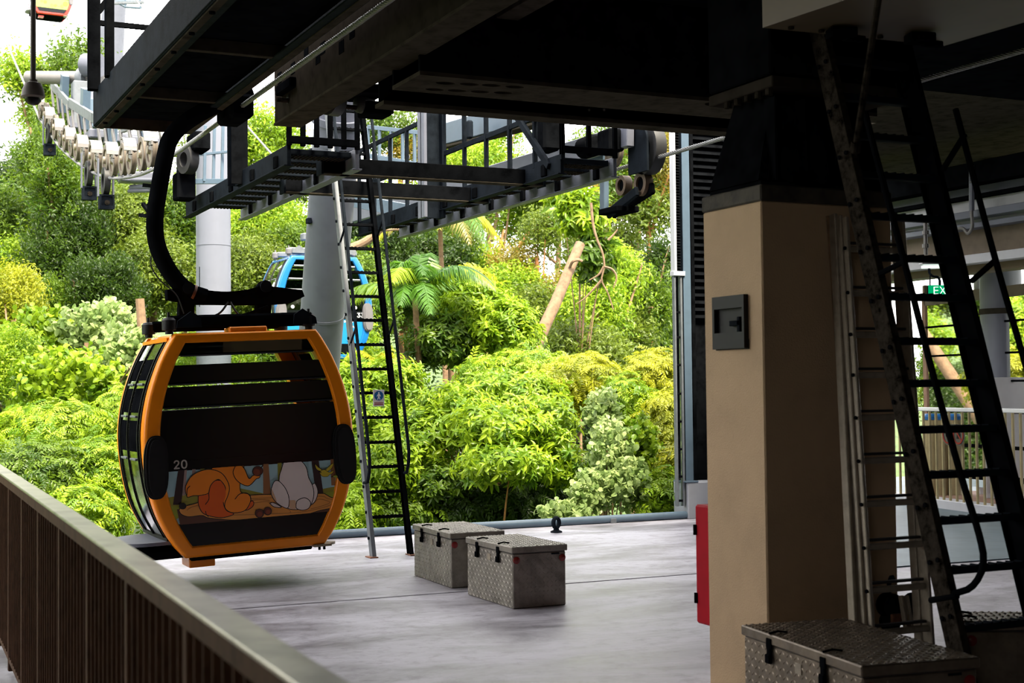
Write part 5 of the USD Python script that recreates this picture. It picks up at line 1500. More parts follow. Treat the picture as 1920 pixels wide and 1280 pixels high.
def long_bar(name, label, cat, py_top, py_bot, px, x, w_, mat, part='beam'):
    zt_, zb2_ = float(at(px, py_top, X=x)[2]), float(at(px, py_bot, X=x)[2])
    t = thing(name, label, cat, (x, 14, zb2_))
    MB().span((x, 11.6, zb2_), (x + w_, 19.0, zt_), 0.006).build(part, mat, t)
    return t


long_bar('fascia_beam', 'black beam along the top of the hall opening', 'beam', 296, 337, 1860, XR, 0.25, 'black_steel')
t = long_bar('fascia_panel', 'grey upper wall panel under the black beam', 'panel', 337, 362, 1860, XR + 0.3, 0.05, 'tower_grey', 'panel')
long_bar('fascia_beam', 'thin black rail below the grey upper panel', 'beam', 358, 366, 1860, XR + 0.2, 0.1, 'black_steel')
long_bar('fascia_panel', 'pale wall panel behind the cable duct', 'panel', 366, 415, 1860, XR + 0.3, 0.05, 'wall_white', 'panel')
long_bar('cable_duct', 'pale horizontal cable duct under the ceiling at the right', 'duct', 388, 402, 1860, XR, 0.22, 'tower_white', 'duct')
long_bar('cable_duct', 'second pale cable duct just below the first', 'duct', 412, 422, 1860, XR + 0.05, 0.25, 'tower_white', 'duct')
long_bar('lintel', 'dark olive lintel band between the ducts and the white fascia', 'lintel', 424, 474, 1860, XR + 0.25, 0.1, 'wall_dark')
long_bar('fascia_beam', 'white fascia beam over the hall opening', 'beam', 472, 489, 1860, XR - 0.1, 0.3, 'wall_white')
long_bar('lintel', 'brown soffit board below the white fascia beam', 'lintel', 490, 507, 1860, XR + 0.1, 0.3, 'tan_panel')
t = thing('lighting_conduit', 'pale curved conduit hanging under the cable ducts', 'conduit', at(1823, 400, X=XR - 0.15))
MB().tube(spline([at(px, py, X=XR - 0.12) for px, py in ((1822, 340), (1822, 400), (1823, 425), (1815, 438), (1806, 428), (1792, 430))], 30), 0.022, 8).build('conduit', 'pale_steel', t)
MB().tube([at(1822, 310, X=XR - 0.03), at(1822, 335, X=XR - 0.03), at(1822, 345, X=XR - 0.12), at(1822, 395, X=XR - 0.12)], 0.035, 8).build('drop_pipe', 'tower_white', t)
t = thing('wall_pipe', 'small white pipe with couplings right of the beige column', 'pipe', at(1736, 450, D=15))
MB().tube([at(1735, 415, D=15), at(1736, 478, D=15)], 0.022, 8).build('pipe', 'pale_steel', t)
for py_ in (436, 461):
    c = at(1735.5, py_, D=15)
    MB().cyl(c - ZA * 0.02, c + ZA * 0.02, 0.036, 10).build('coupling', 'pale_steel', t)
# EXIT sign
DE = 15.5
ec = at(1758, 545, D=DE)
s_ = DE / FPX
t = thing('exit_sign', 'green lit EXIT sign hanging behind the near ladder', 'exit sign', ec)
rx = RIGHT * (1, 1, 0); rx /= np.linalg.norm(rx)
fx = np.cross(ZA, rx)                      # away from us
w_, h_ = 54 * s_, 20.5 * s_
o = at(1741, 555, D=DE)
cen = o + rx * w_ / 2 + ZA * h_ / 2
MB().box(cen + fx * 0.035, (w_, 0.06, h_), np.stack([rx, fx, ZA], 1), 0.004).build('case', 'dark_steel', t)
MB().box(cen - fx * 0.0, (w_, 0.008, h_ * 0.98), np.stack([rx, fx, ZA], 1), 0.001).build('green_face', 'exit_green', t)
MB().text('EXIT', 14.5 * s_, o + rx * 8.0 * s_ + ZA * 3.2 * s_ - fx * 0.005, rx, ZA, 0.003, bold=False).build('lettering', 'exit_white', t)
MB().box(o - rx * 4 * s_ + ZA * h_ / 2 + fx * 0.05, (7 * s_, 0.05, h_), np.stack([rx, fx, ZA], 1), 0.003).build('end_box', 'tan_panel', t)
MB().tube([at(1744, 535, D=DE), at(1744, 505, D=DE)], 0.006, 6).build('wire', 'dark_steel', t)
MB().tube(spline([at(px, py, D=DE + 0.05) for px, py in ((1742, 503), (1743, 512), (1750, 518), (1758, 519), (1762, 526), (1762, 536))], 20), 0.013, 8).build('flex_conduit', 'dark_steel', t)
c = at(1750, 500, D=DE + 0.1)
t = thing('ceiling_lamp', 'long lit lamp strip above the EXIT sign', 'lamp', c)
MB().bar(c - rx * 0.12, c + rx * 0.16, 0.1, 0.03, 0.004).build('tube', 'exit_white', t)
MB().bar(c - rx * 0.14 + ZA * 0.05, c + rx * 0.18 + ZA * 0.05, 0.14, 0.05, 0.006).build('housing', 'wall_white', t)
# ---------------------------------------------------------------- hillside and plants
gy = np.linspace(Y_EDGE + 0.6, 120, 60)
gx = np.linspace(-60, 60, 70)
def ground(x, y):
    x, y = np.asarray(x, float), np.asarray(y, float)
    d = y - Y_EDGE
    z = -4.2 + 0.10 * np.maximum(d - 6, 0) + 0.012 * np.maximum(d - 14, 0) ** 1.35
    z = z + 0.09 * np.maximum(-x - 2, 0) + 1.4 * (meshkit.fbm(np.stack([x * 0.12, y * 0.12, x * 0], -1), 3, 5) - 0.5)
    return z


GX, GY = np.meshgrid(gx, gy)
GZ = ground(GX, GY)
V = np.stack([GX, GY, GZ], -1).reshape(-1, 3)
nx = len(gx)
F = [(j * nx + i, j * nx + i + 1, (j + 1) * nx + i + 1, (j + 1) * nx + i) for j in range(len(gy) - 1) for i in range(nx - 1)]
structure(MB().add(V, np.array(F)), 'hillside', 'undergrowth', label='overgrown hillside behind the deck', cat='hillside', smooth=True)

structure(MB().box((0, 0, -7.0), (400, 400, 0.4), None, 0.0), 'ground', 'undergrowth', label='overgrown ground far below the deck', cat='ground')
RNG = np.random.default_rng(11)


def one_leaf(L, W, fold=0.25, droop=0.25, n=3):
    """A leaf along +x from the origin, folded on its midrib and drooping to the tip."""
    ts = np.linspace(0, 1, n + 1)
    V, F = [], []
    for t_ in ts:
        w = W * math.sin(math.pi * min(t_ * 0.88 + 0.06, 1)) ** 0.8 * (1 - 0.15 * t_)
        z = -droop * L * t_ * t_
        V += [(L * t_, -w / 2, z + fold * w / 2), (L * t_, 0, z), (L * t_, w / 2, z + fold * w / 2)]
    for i in range(n):
        a = 3 * i
        F += [(a, a + 3, a + 4), (a, a + 4, a + 1), (a + 1, a + 4, a + 5), (a + 1, a + 5, a + 2)]
    return np.array(V), np.array(F)


def rotz(a):
    c, s = math.cos(a), math.sin(a)
    return np.array([[c, -s, 0], [s, c, 0], [0, 0, 1]])


def roty(a):
    c, s = math.cos(a), math.sin(a)
    return np.array([[c, 0, s], [0, 1, 0], [-s, 0, c]])


def rotx(a):
    c, s = math.cos(a), math.sin(a)
    return np.array([[1, 0, 0], [0, c, -s], [0, s, c]])


def spray(kind, seed):
    """A leafy spray of unit leaf length; +z points out of the crown."""
    r = np.random.default_rng(seed)
    mb = MB()
    if kind == 'whorl':
        for k in range(9):
            v, f = one_leaf(1.0, 0.40, 0.35, 0.45, 3)
            v = v @ rotx(r.normal(0, 0.4)).T @ roty(-0.35 + r.normal(0, 0.35)).T @ rotz(k * 2.4 + r.normal(0, 0.2)).T
            mb.add(v + np.array([0, 0, -0.12 * k]) + r.normal(0, 0.08, 3), f)
    elif kind == 'pinnate':
        for b in range(4):
            az = b * 1.6 + r.normal(0, 0.3)
            for k in range(13):
                t_ = 0.25 + 0.19 * k
                v, f = one_leaf(0.62, 0.30, 0.3, 0.4, 2)
                v = v @ rotx(r.normal(0, 0.3)).T @ rotz((1 if k % 2 else -1) * 0.95 + r.normal(0, 0.15)).T
                v = v + np.array([t_, 0, 0.35 * t_ - 0.16 * t_ * t_])
                mb.add(v @ rotz(az).T, f)
    elif kind == 'round':
        for k in range(7):
            v, f = one_leaf(1.0, 0.95, 0.15, 0.3, 3)
            v = v @ rotx(r.normal(0, 0.35)).T @ roty(0.5 + r.normal(0, 0.35)).T @ rotz(k * 2.4).T
            mb.add(v + r.normal(0, 0.45, 3), f)
    elif kind == 'fine':
        for k in range(46):
            v, f = one_leaf(0.5, 0.24, 0.3, 0.35, 2)
            v = v @ rotx(r.normal(0, 0.6)).T @ roty(r.normal(0.1, 0.5)).T @ rotz(r.uniform(0, 6.3)).T
            mb.add(v + r.normal(0, 0.85, 3) * (1, 1, 0.7), f)
    elif kind == 'hanging':
        for k in range(48):
            v, f = one_leaf(0.56, 0.27, 0.3, 0.35, 2)
            v = v @ rotx(r.normal(0, 0.5)).T @ roty(0.7 + r.normal(0, 0.4)).T @ rotz(r.uniform(0, 6.3)).T
            mb.add(v + np.array([r.normal(0, 0.45), r.normal(0, 0.45), -0.13 * k]), f)
    return trimesh.Trimesh(np.vstack(mb.v), np.vstack(mb.f), process=False)


SPRAYS = {(k, s): spray(k, 40 + s) for k in ('whorl', 'pinnate', 'round', 'fine', 'hanging') for s in range(2)}


def scatter(t, name, pos, nrm, kind, size, mat, rng, tilt=0.35, local=False):
    """A PointInstancer of sprays: one per point, +z turned towards nrm."""
    path = t.path + '/' + numbered(t.path, name)
    pi = UsdGeom.PointInstancer.Define(stage, path)
    tag(pi.GetPrim(), kind='stuff')
    protos = []
    for s in range(2):
        p = f'{path}/spray' + ('' if s == 0 else f'_{s:03d}')
        usdkit.mesh(stage, p, SPRAYS[(kind, s)], MATS[mat], smooth=False)
        protos.append(p)
    pi.CreatePrototypesRel().SetTargets([Sdf.Path(p) for p in protos])
    n = len(pos)
    pos = pos @ t.inv[:3, :3].T + t.inv[:3, 3]
    nrm = nrm + rng.normal(0, tilt, (n, 3))
    nrm /= np.linalg.norm(nrm, axis=1, keepdims=True)
    # quaternion turning z to nrm, after a free spin about z
    q = np.column_stack([1 + nrm[:, 2], -nrm[:, 1], nrm[:, 0], np.zeros(n)])
    bad = q[:, 0] < 1e-4
    q[bad] = (0, 1, 0, 0)
    q /= np.linalg.norm(q, axis=1, keepdims=True)
    a = rng.uniform(0, math.pi, n)
    w2, z2 = np.cos(a), np.sin(a)
    w, x, y, z = q.T
    q = np.column_stack([w * w2 - z * z2, x * w2 + y * z2, y * w2 - x * z2, w * z2 + z * w2])
    pi.CreatePositionsAttr(Vt.Vec3fArray.FromNumpy(pos.astype(np.float32)))
    pi.CreateOrientationsAttr(Vt.QuathArray([Gf.Quath(float(a_), float(b_), float(c_), float(d_)) for a_, b_, c_, d_ in q]))
    sc = size * rng.uniform(0.7, 1.25, n)
    pi.CreateScalesAttr(Vt.Vec3fArray.FromNumpy(np.repeat(sc[:, None], 3, 1).astype(np.float32)))
    pi.CreateProtoIndicesAttr(Vt.IntArray.FromNumpy(rng.integers(0, 2, n).astype(np.int32)))


def shell(c, r, n, rng, thick=0.45):
    d = rng.normal(0, 1, (n, 3)); d /= np.linalg.norm(d, axis=1, keepdims=True)
    lump = 0.62 + 0.72 * meshkit.fbm(d * 3.1 + c * 0.7, 3, 3)[:, None]
    rad = (1 - thick * rng.random((n, 1)) ** 1.4) * lump
    return c + d * rad * r, d


def plant(name, cat, label, blobs, kind, size, mats, trunk=None, bark='bark_brown', density=1.0, group=None, up=0.55, tilt=0.35, thick=0.45, tr=0.10, branches=5, kind_=None):
    """blobs: (px, py, rx, ry, D) ellipsoids in the photograph's pixels at a depth of D metres."""
    rng = np.random.default_rng(sum(map(ord, label)))
    cs = [(at(px, py, D=D), np.array([rx * D / FPX, max(rx, ry) * D / FPX * 0.8, ry * D / FPX])) for px, py, rx, ry, D in blobs]
    c0 = np.mean([c for c, _ in cs], axis=0)
    gz = float(ground(c0[0], c0[1]))
    base = np.array([c0[0], c0[1], gz]) if trunk is None else np.array(trunk, float)
    t = thing(name, label, cat, base, group=group, kind=kind_)
    zlow = min(c[2] for c, _ in cs)
    top = c0 + ZA * 0.2
    mid = (base + top) / 2 + rng.normal(0, 0.12, 3) * (1, 1, 0)
    MB().tube(spline([base - ZA * 0.3, mid, top], 10), np.linspace(tr, tr * 0.5, 10), 8).build('trunk', bark, t)
    for k in range(min(branches, 3 * len(cs))):
        c, r = cs[k % len(cs)]
        s = 0.45 + 0.5 * rng.random()
        p = base + (top - base) * s
        q = c + rng.normal(0, 0.45, 3) * r
        MB().tube(spline([p, (p + q) / 2 + ZA * 0.12, q], 8), np.linspace(tr * 0.45, tr * 0.15, 8), 6).build('branch', bark, t)
    for (c, r), m in zip(cs, [mats[k % len(mats)] for k in range(len(cs))]):
        area = 4 * math.pi * ((r[0] * r[1]) ** 1.6 / 3 + (r[0] * r[2]) ** 1.6 / 3 + (r[1] * r[2]) ** 1.6 / 3) ** (1 / 1.6)
        per = {'whorl': 1.6, 'pinnate': 3.4, 'round': 3.0, 'fine': 2.6, 'hanging': 4.0}[kind] * size * size
        n = int(np.clip(density * 2.1 * area / per, 20, 9000))
        P, N = shell(c, r, n, rng, thick)
        N = N * (1, 1, 1) + ZA * up
        scatter(t, 'foliage', P, N, kind, size, m, rng, tilt)
    return t
# far wall of trees
plant('tree', 'tree', 'airy tree crown against the white sky at the upper left', [(95, 150, 75, 55, 44), (25, 130, 45, 40, 43), (150, 110, 45, 45, 45), (90, 210, 60, 60, 44)], 'fine', 0.26, ['leaf_mid', 'leaf_bright'], density=0.65, thick=0.7, tr=0.14)
plant('tree', 'tree', 'vine-hung tall tree under the curved sheave row', [(110, 330, 60, 90, 36), (160, 440, 80, 100, 36), (100, 480, 70, 90, 35.5), (75, 290, 35, 70, 37)], 'hanging', 0.17, ['leaf_mid', 'leaf_dark', 'leaf_dark', 'leaf_mid'], density=1.24, tr=0.18)
plant('tree', 'tree', 'mid-green tree at the left picture edge below the open sky', [(5, 430, 50, 80, 38), (40, 520, 70, 80, 37)], 'fine', 0.2, ['leaf_mid', 'leaf_bright'], density=1.24, tr=0.15)
plant('tree', 'tree', 'yellow-tipped tree directly behind the cabin hanger', [(235, 430, 75, 85, 37), (320, 410, 60, 60, 38), (290, 510, 80, 70, 36)], 'fine', 0.19, ['leaf_olive', 'leaf_mid', 'leaf_olive'], density=1.24, tr=0.16)
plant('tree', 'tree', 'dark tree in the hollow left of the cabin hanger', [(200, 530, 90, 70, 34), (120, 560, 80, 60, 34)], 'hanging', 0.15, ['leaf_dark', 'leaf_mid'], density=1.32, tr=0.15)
plant('tree', 'tree', 'bright leafy tree between the white column and the leaning mast', [(500, 430, 85, 60, 38), (470, 520, 80, 80, 36), (540, 480, 60, 60, 37)], 'fine', 0.19, ['leaf_bright', 'leaf_olive', 'leaf_mid'], density=1.32, tr=0.16)
plant('tree', 'tree', 'green tree behind the blue cabin and the rungs of the middle ladder', [(640, 560, 100, 110, 36), (700, 470, 80, 80, 38), (600, 650, 110, 70, 33)], 'fine', 0.2, ['leaf_mid', 'leaf_dark', 'leaf_bright'], density=1.32, tr=0.16)
plant('tree', 'tree', 'orange-branched tree seen above the cross beams beside the mast', [(730, 240, 60, 45, 46), (770, 290, 45, 40, 46)], 'fine', 0.24, ['leaf_mid', 'leaf_orange'], bark='bark_orange', density=0.62, thick=0.7, tr=0.12, branches=8)
plant('tree', 'tree', 'tree behind the grey gantry post under the cross girder', [(900, 320, 90, 55, 46), (990, 340, 80, 50, 46), (860, 390, 80, 50, 44), (930, 240, 60, 35, 47)], 'fine', 0.24, ['leaf_bright', 'leaf_olive', 'leaf_mid'], density=0.70, thick=0.7, tr=0.14)
plant('tree', 'tree', 'feathery olive tree above the round bush', [(850, 440, 80, 55, 42), (790, 430, 60, 40, 43), (900, 490, 60, 50, 42)], 'hanging', 0.2, ['leaf_olive', 'leaf_mid', 'leaf_bright'], density=0.78, thick=0.8, tr=0.12)
plant('tree', 'tree', 'thin orange-leaved tree with sky showing through it', [(960, 500, 55, 50, 38.5), (1020, 430, 50, 40, 38.5), (1040, 560, 60, 50, 38)], 'fine', 0.18, ['leaf_orange', 'leaf_olive', 'leaf_orange'], bark='bark_orange', density=0.6, thick=0.75, tr=0.10, branches=9)
plant('tree', 'tree', 'broad-leaved tree around the top of the leaning pale trunk', [(1090, 400, 55, 60, 31), (1110, 480, 50, 55, 31), (1060, 370, 40, 30, 32)], 'whorl', 0.24, ['leaf_bright', 'leaf_mid'], density=1.16, thick=0.8, tr=0.04)
plant('tree', 'tree', 'tree with orange tips behind the big end wheel', [(1180, 330, 60, 60, 40), (1240, 300, 45, 70, 40), (1220, 400, 60, 55, 40)], 'fine', 0.25, ['leaf_mid', 'leaf_orange', 'leaf_olive'], bark='bark_orange', density=0.65, thick=0.7, tr=0.12)
plant('tree', 'tree', 'dark tree with drooping sprays beside the strip window', [(1220, 560, 60, 70, 36), (1170, 620, 80, 60, 35), (1240, 480, 40, 50, 37)], 'hanging', 0.17, ['leaf_mid', 'leaf_olive', 'leaf_dark'], density=1.16, tr=0.13)
plant('tree', 'tree', 'green tree to the right of the leaning pale trunk', [(1110, 590, 70, 70, 34), (1150, 520, 50, 60, 35), (1090, 660, 90, 50, 32)], 'fine', 0.2, ['leaf_bright', 'leaf_bright', 'leaf_olive'], density=1.24, tr=0.13)

plant('tree', 'tree', 'dense tree filling the slope under the sheave row, behind the vine-hung one', [(60, 380, 90, 110, 41), (200, 380, 110, 90, 41), (130, 250, 70, 60, 42)], 'fine', 0.24, ['leaf_dark', 'leaf_mid', 'leaf_mid', 'leaf_mid'], density=1.1, tr=0.16)
plant('tree', 'tree', 'dense tree behind the arm of the cabin hanger', [(340, 480, 110, 90, 41), (300, 400, 100, 60, 42), (420, 400, 80, 60, 42)], 'fine', 0.24, ['leaf_mid', 'leaf_olive', 'leaf_bright'], density=1.1, tr=0.16)
plant('tree', 'tree', 'dense tree under the cross beams right of the mast', [(720, 520, 110, 90, 42), (800, 500, 90, 70, 41), (740, 400, 80, 50, 44)], 'fine', 0.24, ['leaf_mid', 'leaf_dark', 'leaf_bright'], density=1.1, tr=0.16)
plant('tree', 'tree', 'dense tree closing the gap between the trunk and the strip window', [(1130, 480, 80, 70, 42), (1240, 560, 70, 70, 41), (1180, 370, 80, 40, 43)], 'fine', 0.24, ['leaf_olive', 'leaf_mid', 'leaf_orange'], density=1.1, tr=0.16)
plant('tree', 'tree', 'yellowish tree low between the bush and the leaning trunk', [(1000, 600, 70, 60, 36), (960, 540, 60, 40, 38)], 'fine', 0.2, ['leaf_olive', 'leaf_bright'], density=1.1, tr=0.12)
plant('tree', 'tree', 'light tree behind the left catwalk and the white column', [(500, 270, 80, 60, 47), (560, 330, 70, 50, 46), (400, 300, 60, 60, 47)], 'fine', 0.26, ['leaf_bright', 'leaf_mid', 'leaf_olive'], density=0.9, thick=0.6, tr=0.14)
plant('tree', 'tree', 'leafy tree behind the right catwalk under the cross girder', [(860, 300, 90, 50, 48), (1000, 400, 90, 50, 48), (1130, 300, 70, 60, 48), (1230, 260, 50, 50, 47)], 'fine', 0.28, ['leaf_mid', 'leaf_bright', 'leaf_mid', 'leaf_orange'], density=0.75, thick=0.6, tr=0.14)
# middle distance
plant('bush', 'bush', 'round dense bush in the middle of the view with hanging whorled leaves', [(890, 585, 95, 70, 26), (830, 640, 80, 55, 25.5), (950, 620, 75, 65, 25.5), (880, 530, 55, 35, 26.5)], 'whorl', 0.122, ['leaf_bright', 'leaf_mid', 'leaf_bright', 'leaf_yellow'], density=1.0, tr=0.10)
plant('bush', 'bush', 'pale creeper-covered bush left of the orange cabin', [(80, 640, 90, 70, 27), (190, 620, 90, 60, 27), (250, 680, 70, 80, 25), (130, 720, 110, 70, 24)], 'round', 0.11, ['leaf_bright', 'leaf_pale', 'leaf_pale', 'leaf_bright'], density=0.9, tr=0.08)
plant('bush', 'bush', 'yellowish bush at the left picture edge', [(20, 560, 60, 60, 29), (30, 690, 60, 70, 25)], 'fine', 0.12, ['leaf_yellow', 'leaf_bright'], density=0.9, tr=0.08)
plant('bush', 'bush', 'yellow-green bush under the leaning trunk', [(1000, 700, 90, 45, 24.5), (1090, 720, 90, 55, 24), (920, 710, 70, 40, 24)], 'pinnate', 0.105, ['leaf_bright', 'leaf_yellow', 'leaf_bright'], density=0.85, tr=0.07)
plant('bush', 'bush', 'sunlit yellow bush against the strip window', [(1230, 720, 80, 60, 24), (1260, 820, 60, 90, 23), (1180, 760, 70, 60, 23.5)], 'pinnate', 0.095, ['leaf_yellow', 'leaf_yellow', 'leaf_bright'], density=0.95, tr=0.07)
plant('bush', 'bush', 'green bush behind the rungs of the middle ladder', [(730, 730, 80, 70, 23), (690, 820, 80, 90, 22), (640, 760, 80, 90, 23)], 'whorl', 0.118, ['leaf_bright', 'leaf_bright', 'leaf_bright'], density=0.9, tr=0.07)
plant('tree', 'tree', 'green tree beyond the left end of the platform railing', [(-190, 620, 150, 150, 20), (-330, 800, 160, 160, 19), (-160, 880, 120, 100, 18), (-420, 500, 180, 180, 22), (-380, 250, 260, 300, 31), (-620, 300, 300, 400, 29), (-520, 700, 200, 200, 27)], 'whorl', 0.2, ['leaf_bright', 'leaf_mid', 'leaf_bright', 'leaf_mid'], density=0.8, tr=0.1, kind_='structure')
plant('tree', 'tree', 'large green tree far out to the left of the station', [(-1300, 500, 600, 500, 17), (-1700, 800, 500, 400, 15)], 'whorl', 0.35, ['leaf_mid', 'leaf_bright'], density=0.8, tr=0.15, kind_='structure')
# front row along the deck
plant('young_tree', 'tree', 'young tree with long drooping leaf sprays behind the boxes', [(930, 800, 110, 50, 20.3), (860, 770, 90, 55, 21), (1010, 790, 90, 55, 20.8), (940, 870, 100, 40, 19.6), (800, 800, 60, 60, 20.8), (1050, 860, 60, 55, 20.2), (960, 740, 120, 50, 22.3)], 'whorl', 0.118, ['leaf_bright', 'leaf_bright', 'leaf_bright', 'leaf_bright'], trunk=at(938, 975, D=19.6) - ZA * 3.2, bark='bark_orange', density=0.7, tr=0.05)
plant('bush', 'bush', 'bright bush between the middle ladder and the young tree', [(790, 830, 75, 75, 20.5), (740, 890, 70, 80, 20), (820, 910, 70, 50, 20)], 'whorl', 0.112, ['leaf_bright', 'leaf_bright', 'leaf_mid'], density=0.8, tr=0.05)
plant('climber', 'bush', 'pale round-leaved climber at the far edge of the deck', [(1150, 850, 50, 70, 19.3), (1180, 900, 60, 55, 19), (1110, 915, 50, 45, 18.9), (1130, 770, 38, 50, 19.8), (1200, 830, 40, 60, 19.4), (1060, 960, 60, 25, 18.6)], 'round', 0.078, ['leaf_pale', 'leaf_pale', 'leaf_pale', 'leaf_pale', 'leaf_bright', 'leaf_pale'], density=0.85, thick=0.8, tr=0.025)
plant('bush', 'bush', 'low green bush at the foot of the strip window', [(1240, 930, 60, 45, 19.2), (1275, 900, 35, 60, 19.5)], 'pinnate', 0.11, ['leaf_bright', 'leaf_yellow'], density=1.0, tr=0.04)
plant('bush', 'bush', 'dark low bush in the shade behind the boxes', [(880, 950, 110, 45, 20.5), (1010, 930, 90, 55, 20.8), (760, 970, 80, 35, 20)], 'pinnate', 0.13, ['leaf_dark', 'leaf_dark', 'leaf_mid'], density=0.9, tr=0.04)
plant('bush', 'bush', 'broad bright-green bush over the foreground railing at the left', [(100, 820, 130, 70, 19.5), (190, 900, 90, 80, 18.5), (60, 900, 110, 70, 18), (150, 970, 90, 60, 17.6), (230, 800, 50, 80, 20.5)], 'pinnate', 0.10, ['leaf_bright', 'leaf_bright', 'leaf_mid', 'leaf_bright', 'leaf_bright'], density=0.85, tr=0.05)
plant('bush', 'bush', 'green bush low behind the orange cabin', [(300, 900, 90, 90, 20), (420, 930, 120, 70, 20), (560, 940, 120, 60, 20), (650, 960, 60, 50, 19.5)], 'pinnate', 0.13, ['leaf_bright', 'leaf_mid', 'leaf_mid', 'leaf_bright'], density=0.8, tr=0.05)
plant('bush', 'bush', 'green bush hidden behind the orange cabin windows', [(420, 700, 120, 100, 27), (340, 780, 90, 90, 25), (540, 760, 110, 100, 26)], 'fine', 0.14, ['leaf_bright', 'leaf_mid', 'leaf_mid'], density=0.7, tr=0.07)
# behind, far up the slope: closes the view
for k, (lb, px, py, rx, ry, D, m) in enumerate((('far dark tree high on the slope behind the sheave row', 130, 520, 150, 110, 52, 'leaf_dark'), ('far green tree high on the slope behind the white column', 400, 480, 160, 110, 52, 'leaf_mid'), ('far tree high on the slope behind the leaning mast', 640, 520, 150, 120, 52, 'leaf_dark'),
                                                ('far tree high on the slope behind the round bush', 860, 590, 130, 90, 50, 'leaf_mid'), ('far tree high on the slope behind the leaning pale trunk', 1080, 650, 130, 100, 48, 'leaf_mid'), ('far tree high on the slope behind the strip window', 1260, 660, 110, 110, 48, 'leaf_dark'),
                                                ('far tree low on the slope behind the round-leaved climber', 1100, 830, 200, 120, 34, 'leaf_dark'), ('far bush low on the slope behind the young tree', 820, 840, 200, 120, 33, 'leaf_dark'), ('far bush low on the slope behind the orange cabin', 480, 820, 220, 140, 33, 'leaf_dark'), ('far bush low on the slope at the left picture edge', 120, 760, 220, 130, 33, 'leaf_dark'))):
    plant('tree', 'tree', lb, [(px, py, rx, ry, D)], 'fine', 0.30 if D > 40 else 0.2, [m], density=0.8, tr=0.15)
plant('tree', 'tree', 'tree seen through the hall windows behind the near ladder', [(1770, 690, 40, 60, 34), (1790, 740, 60, 60, 33), (1850, 700, 70, 80, 36)], 'fine', 0.2, ['leaf_mid', 'leaf_olive', 'leaf_mid'], density=1.24, tr=0.1)

# leaning pale trunk, bare limbs and hanging vines
p0_, p1_ = at(1004, 650, D=27.5), at(1078, 480, D=28.3)
d_ = (p1_ - p0_) / np.linalg.norm(p1_ - p0_)
t = thing('dead_tree', 'pale leaning bare tree trunk right of the round bush', 'tree trunk', p0_ - d_ * 4.5)
MB().tube(spline([p0_ - d_ * 4.5, p0_, (p0_ + p1_) / 2 + XA * 0.02, p1_, p1_ + d_ * 0.3], 16), np.linspace(0.17, 0.10, 16), 14).build('trunk', 'bark_tan', t)
MB().tube(spline([at(1068, 502, D=28.1), at(1074, 490, D=28), at(1085, 487, D=28), at(1092, 490, D=28)], 14), 0.03, 6).build('branch', 'bark_tan', t)
t = thing('bare_limb', 'pinkish bare limb reaching out from behind the middle ladder', 'branch', at(650, 470, D=30))
MB().tube(spline([at(610, 480, D=30), at(655, 466, D=30), at(690, 450, D=30), at(725, 420, D=30), at(770, 400, D=30.5)], 20), np.linspace(0.11, 0.06, 20), 10).build('limb', 'bark_tan', t)
MB().tube(spline([at(700, 440, D=30), at(720, 432, D=30), at(760, 430, D=30), at(790, 436, D=30)], 12), 0.03, 6).build('branch', 'bark_tan', t)
t = thing('hanging_vine', 'bare twisted vine hanging right of the leaning pale trunk', 'vine', at(1120, 420, D=29))
for pts in (((1108, 380), (1112, 420), (1120, 450), (1130, 475), (1133, 500), (1128, 525), (1140, 550), (1150, 580)), ((1133, 500), (1148, 505), (1156, 520), (1150, 540)), ((1128, 525), (1110, 545), (1095, 560), (1080, 570)), ((1140, 450), (1150, 440), (1158, 430)), ((1132, 500), (1122, 515), (1105, 525))):
    MB().tube(spline([at(px, py, D=29) for px, py in pts], 24), np.linspace(0.03, 0.012, 24), 6).build('stem', 'bark_tan', t)
t = thing('bare_limb', 'orange forked limbs against the sky above the round bush', 'branch', at(950, 500, D=43))
for pts in (((955, 510), (965, 480), (985, 445), (1010, 420), (1040, 400)), ((985, 445), (995, 430), (1000, 410)), ((930, 500), (938, 460), (945, 430)), ((1010, 420), (1035, 425), (1050, 420))):
    MB().tube(spline([at(px, py, D=43) for px, py in pts], 16), np.linspace(0.07, 0.03, 16), 6).build('limb', 'bark_orange', t)
for k, (x0, x1, y0, y1, D, lb) in enumerate(((262, 278, 560, 670, 26, 'reddish trunk just left of the orange cabin roof'), (1145, 1150, 800, 975, 20.5, 'thin brown stem inside the round-leaved climber'), (1160, 1163, 760, 860, 21.5, 'slim stem in the yellow-green bush'))):
    a_, b_ = at(x1, y1, D=D), at(x0, y0, D=D)
    t = thing('dead_tree', lb, 'tree trunk', a_)
    MB().tube(ramp_pts(a_ - ZA * 1.0, b_, 6), np.linspace(0.11 if k == 0 else 0.018, 0.08 if k == 0 else 0.01, 6), 10).build('trunk', 'bark_tan' if k == 0 else 'bark_brown', t)


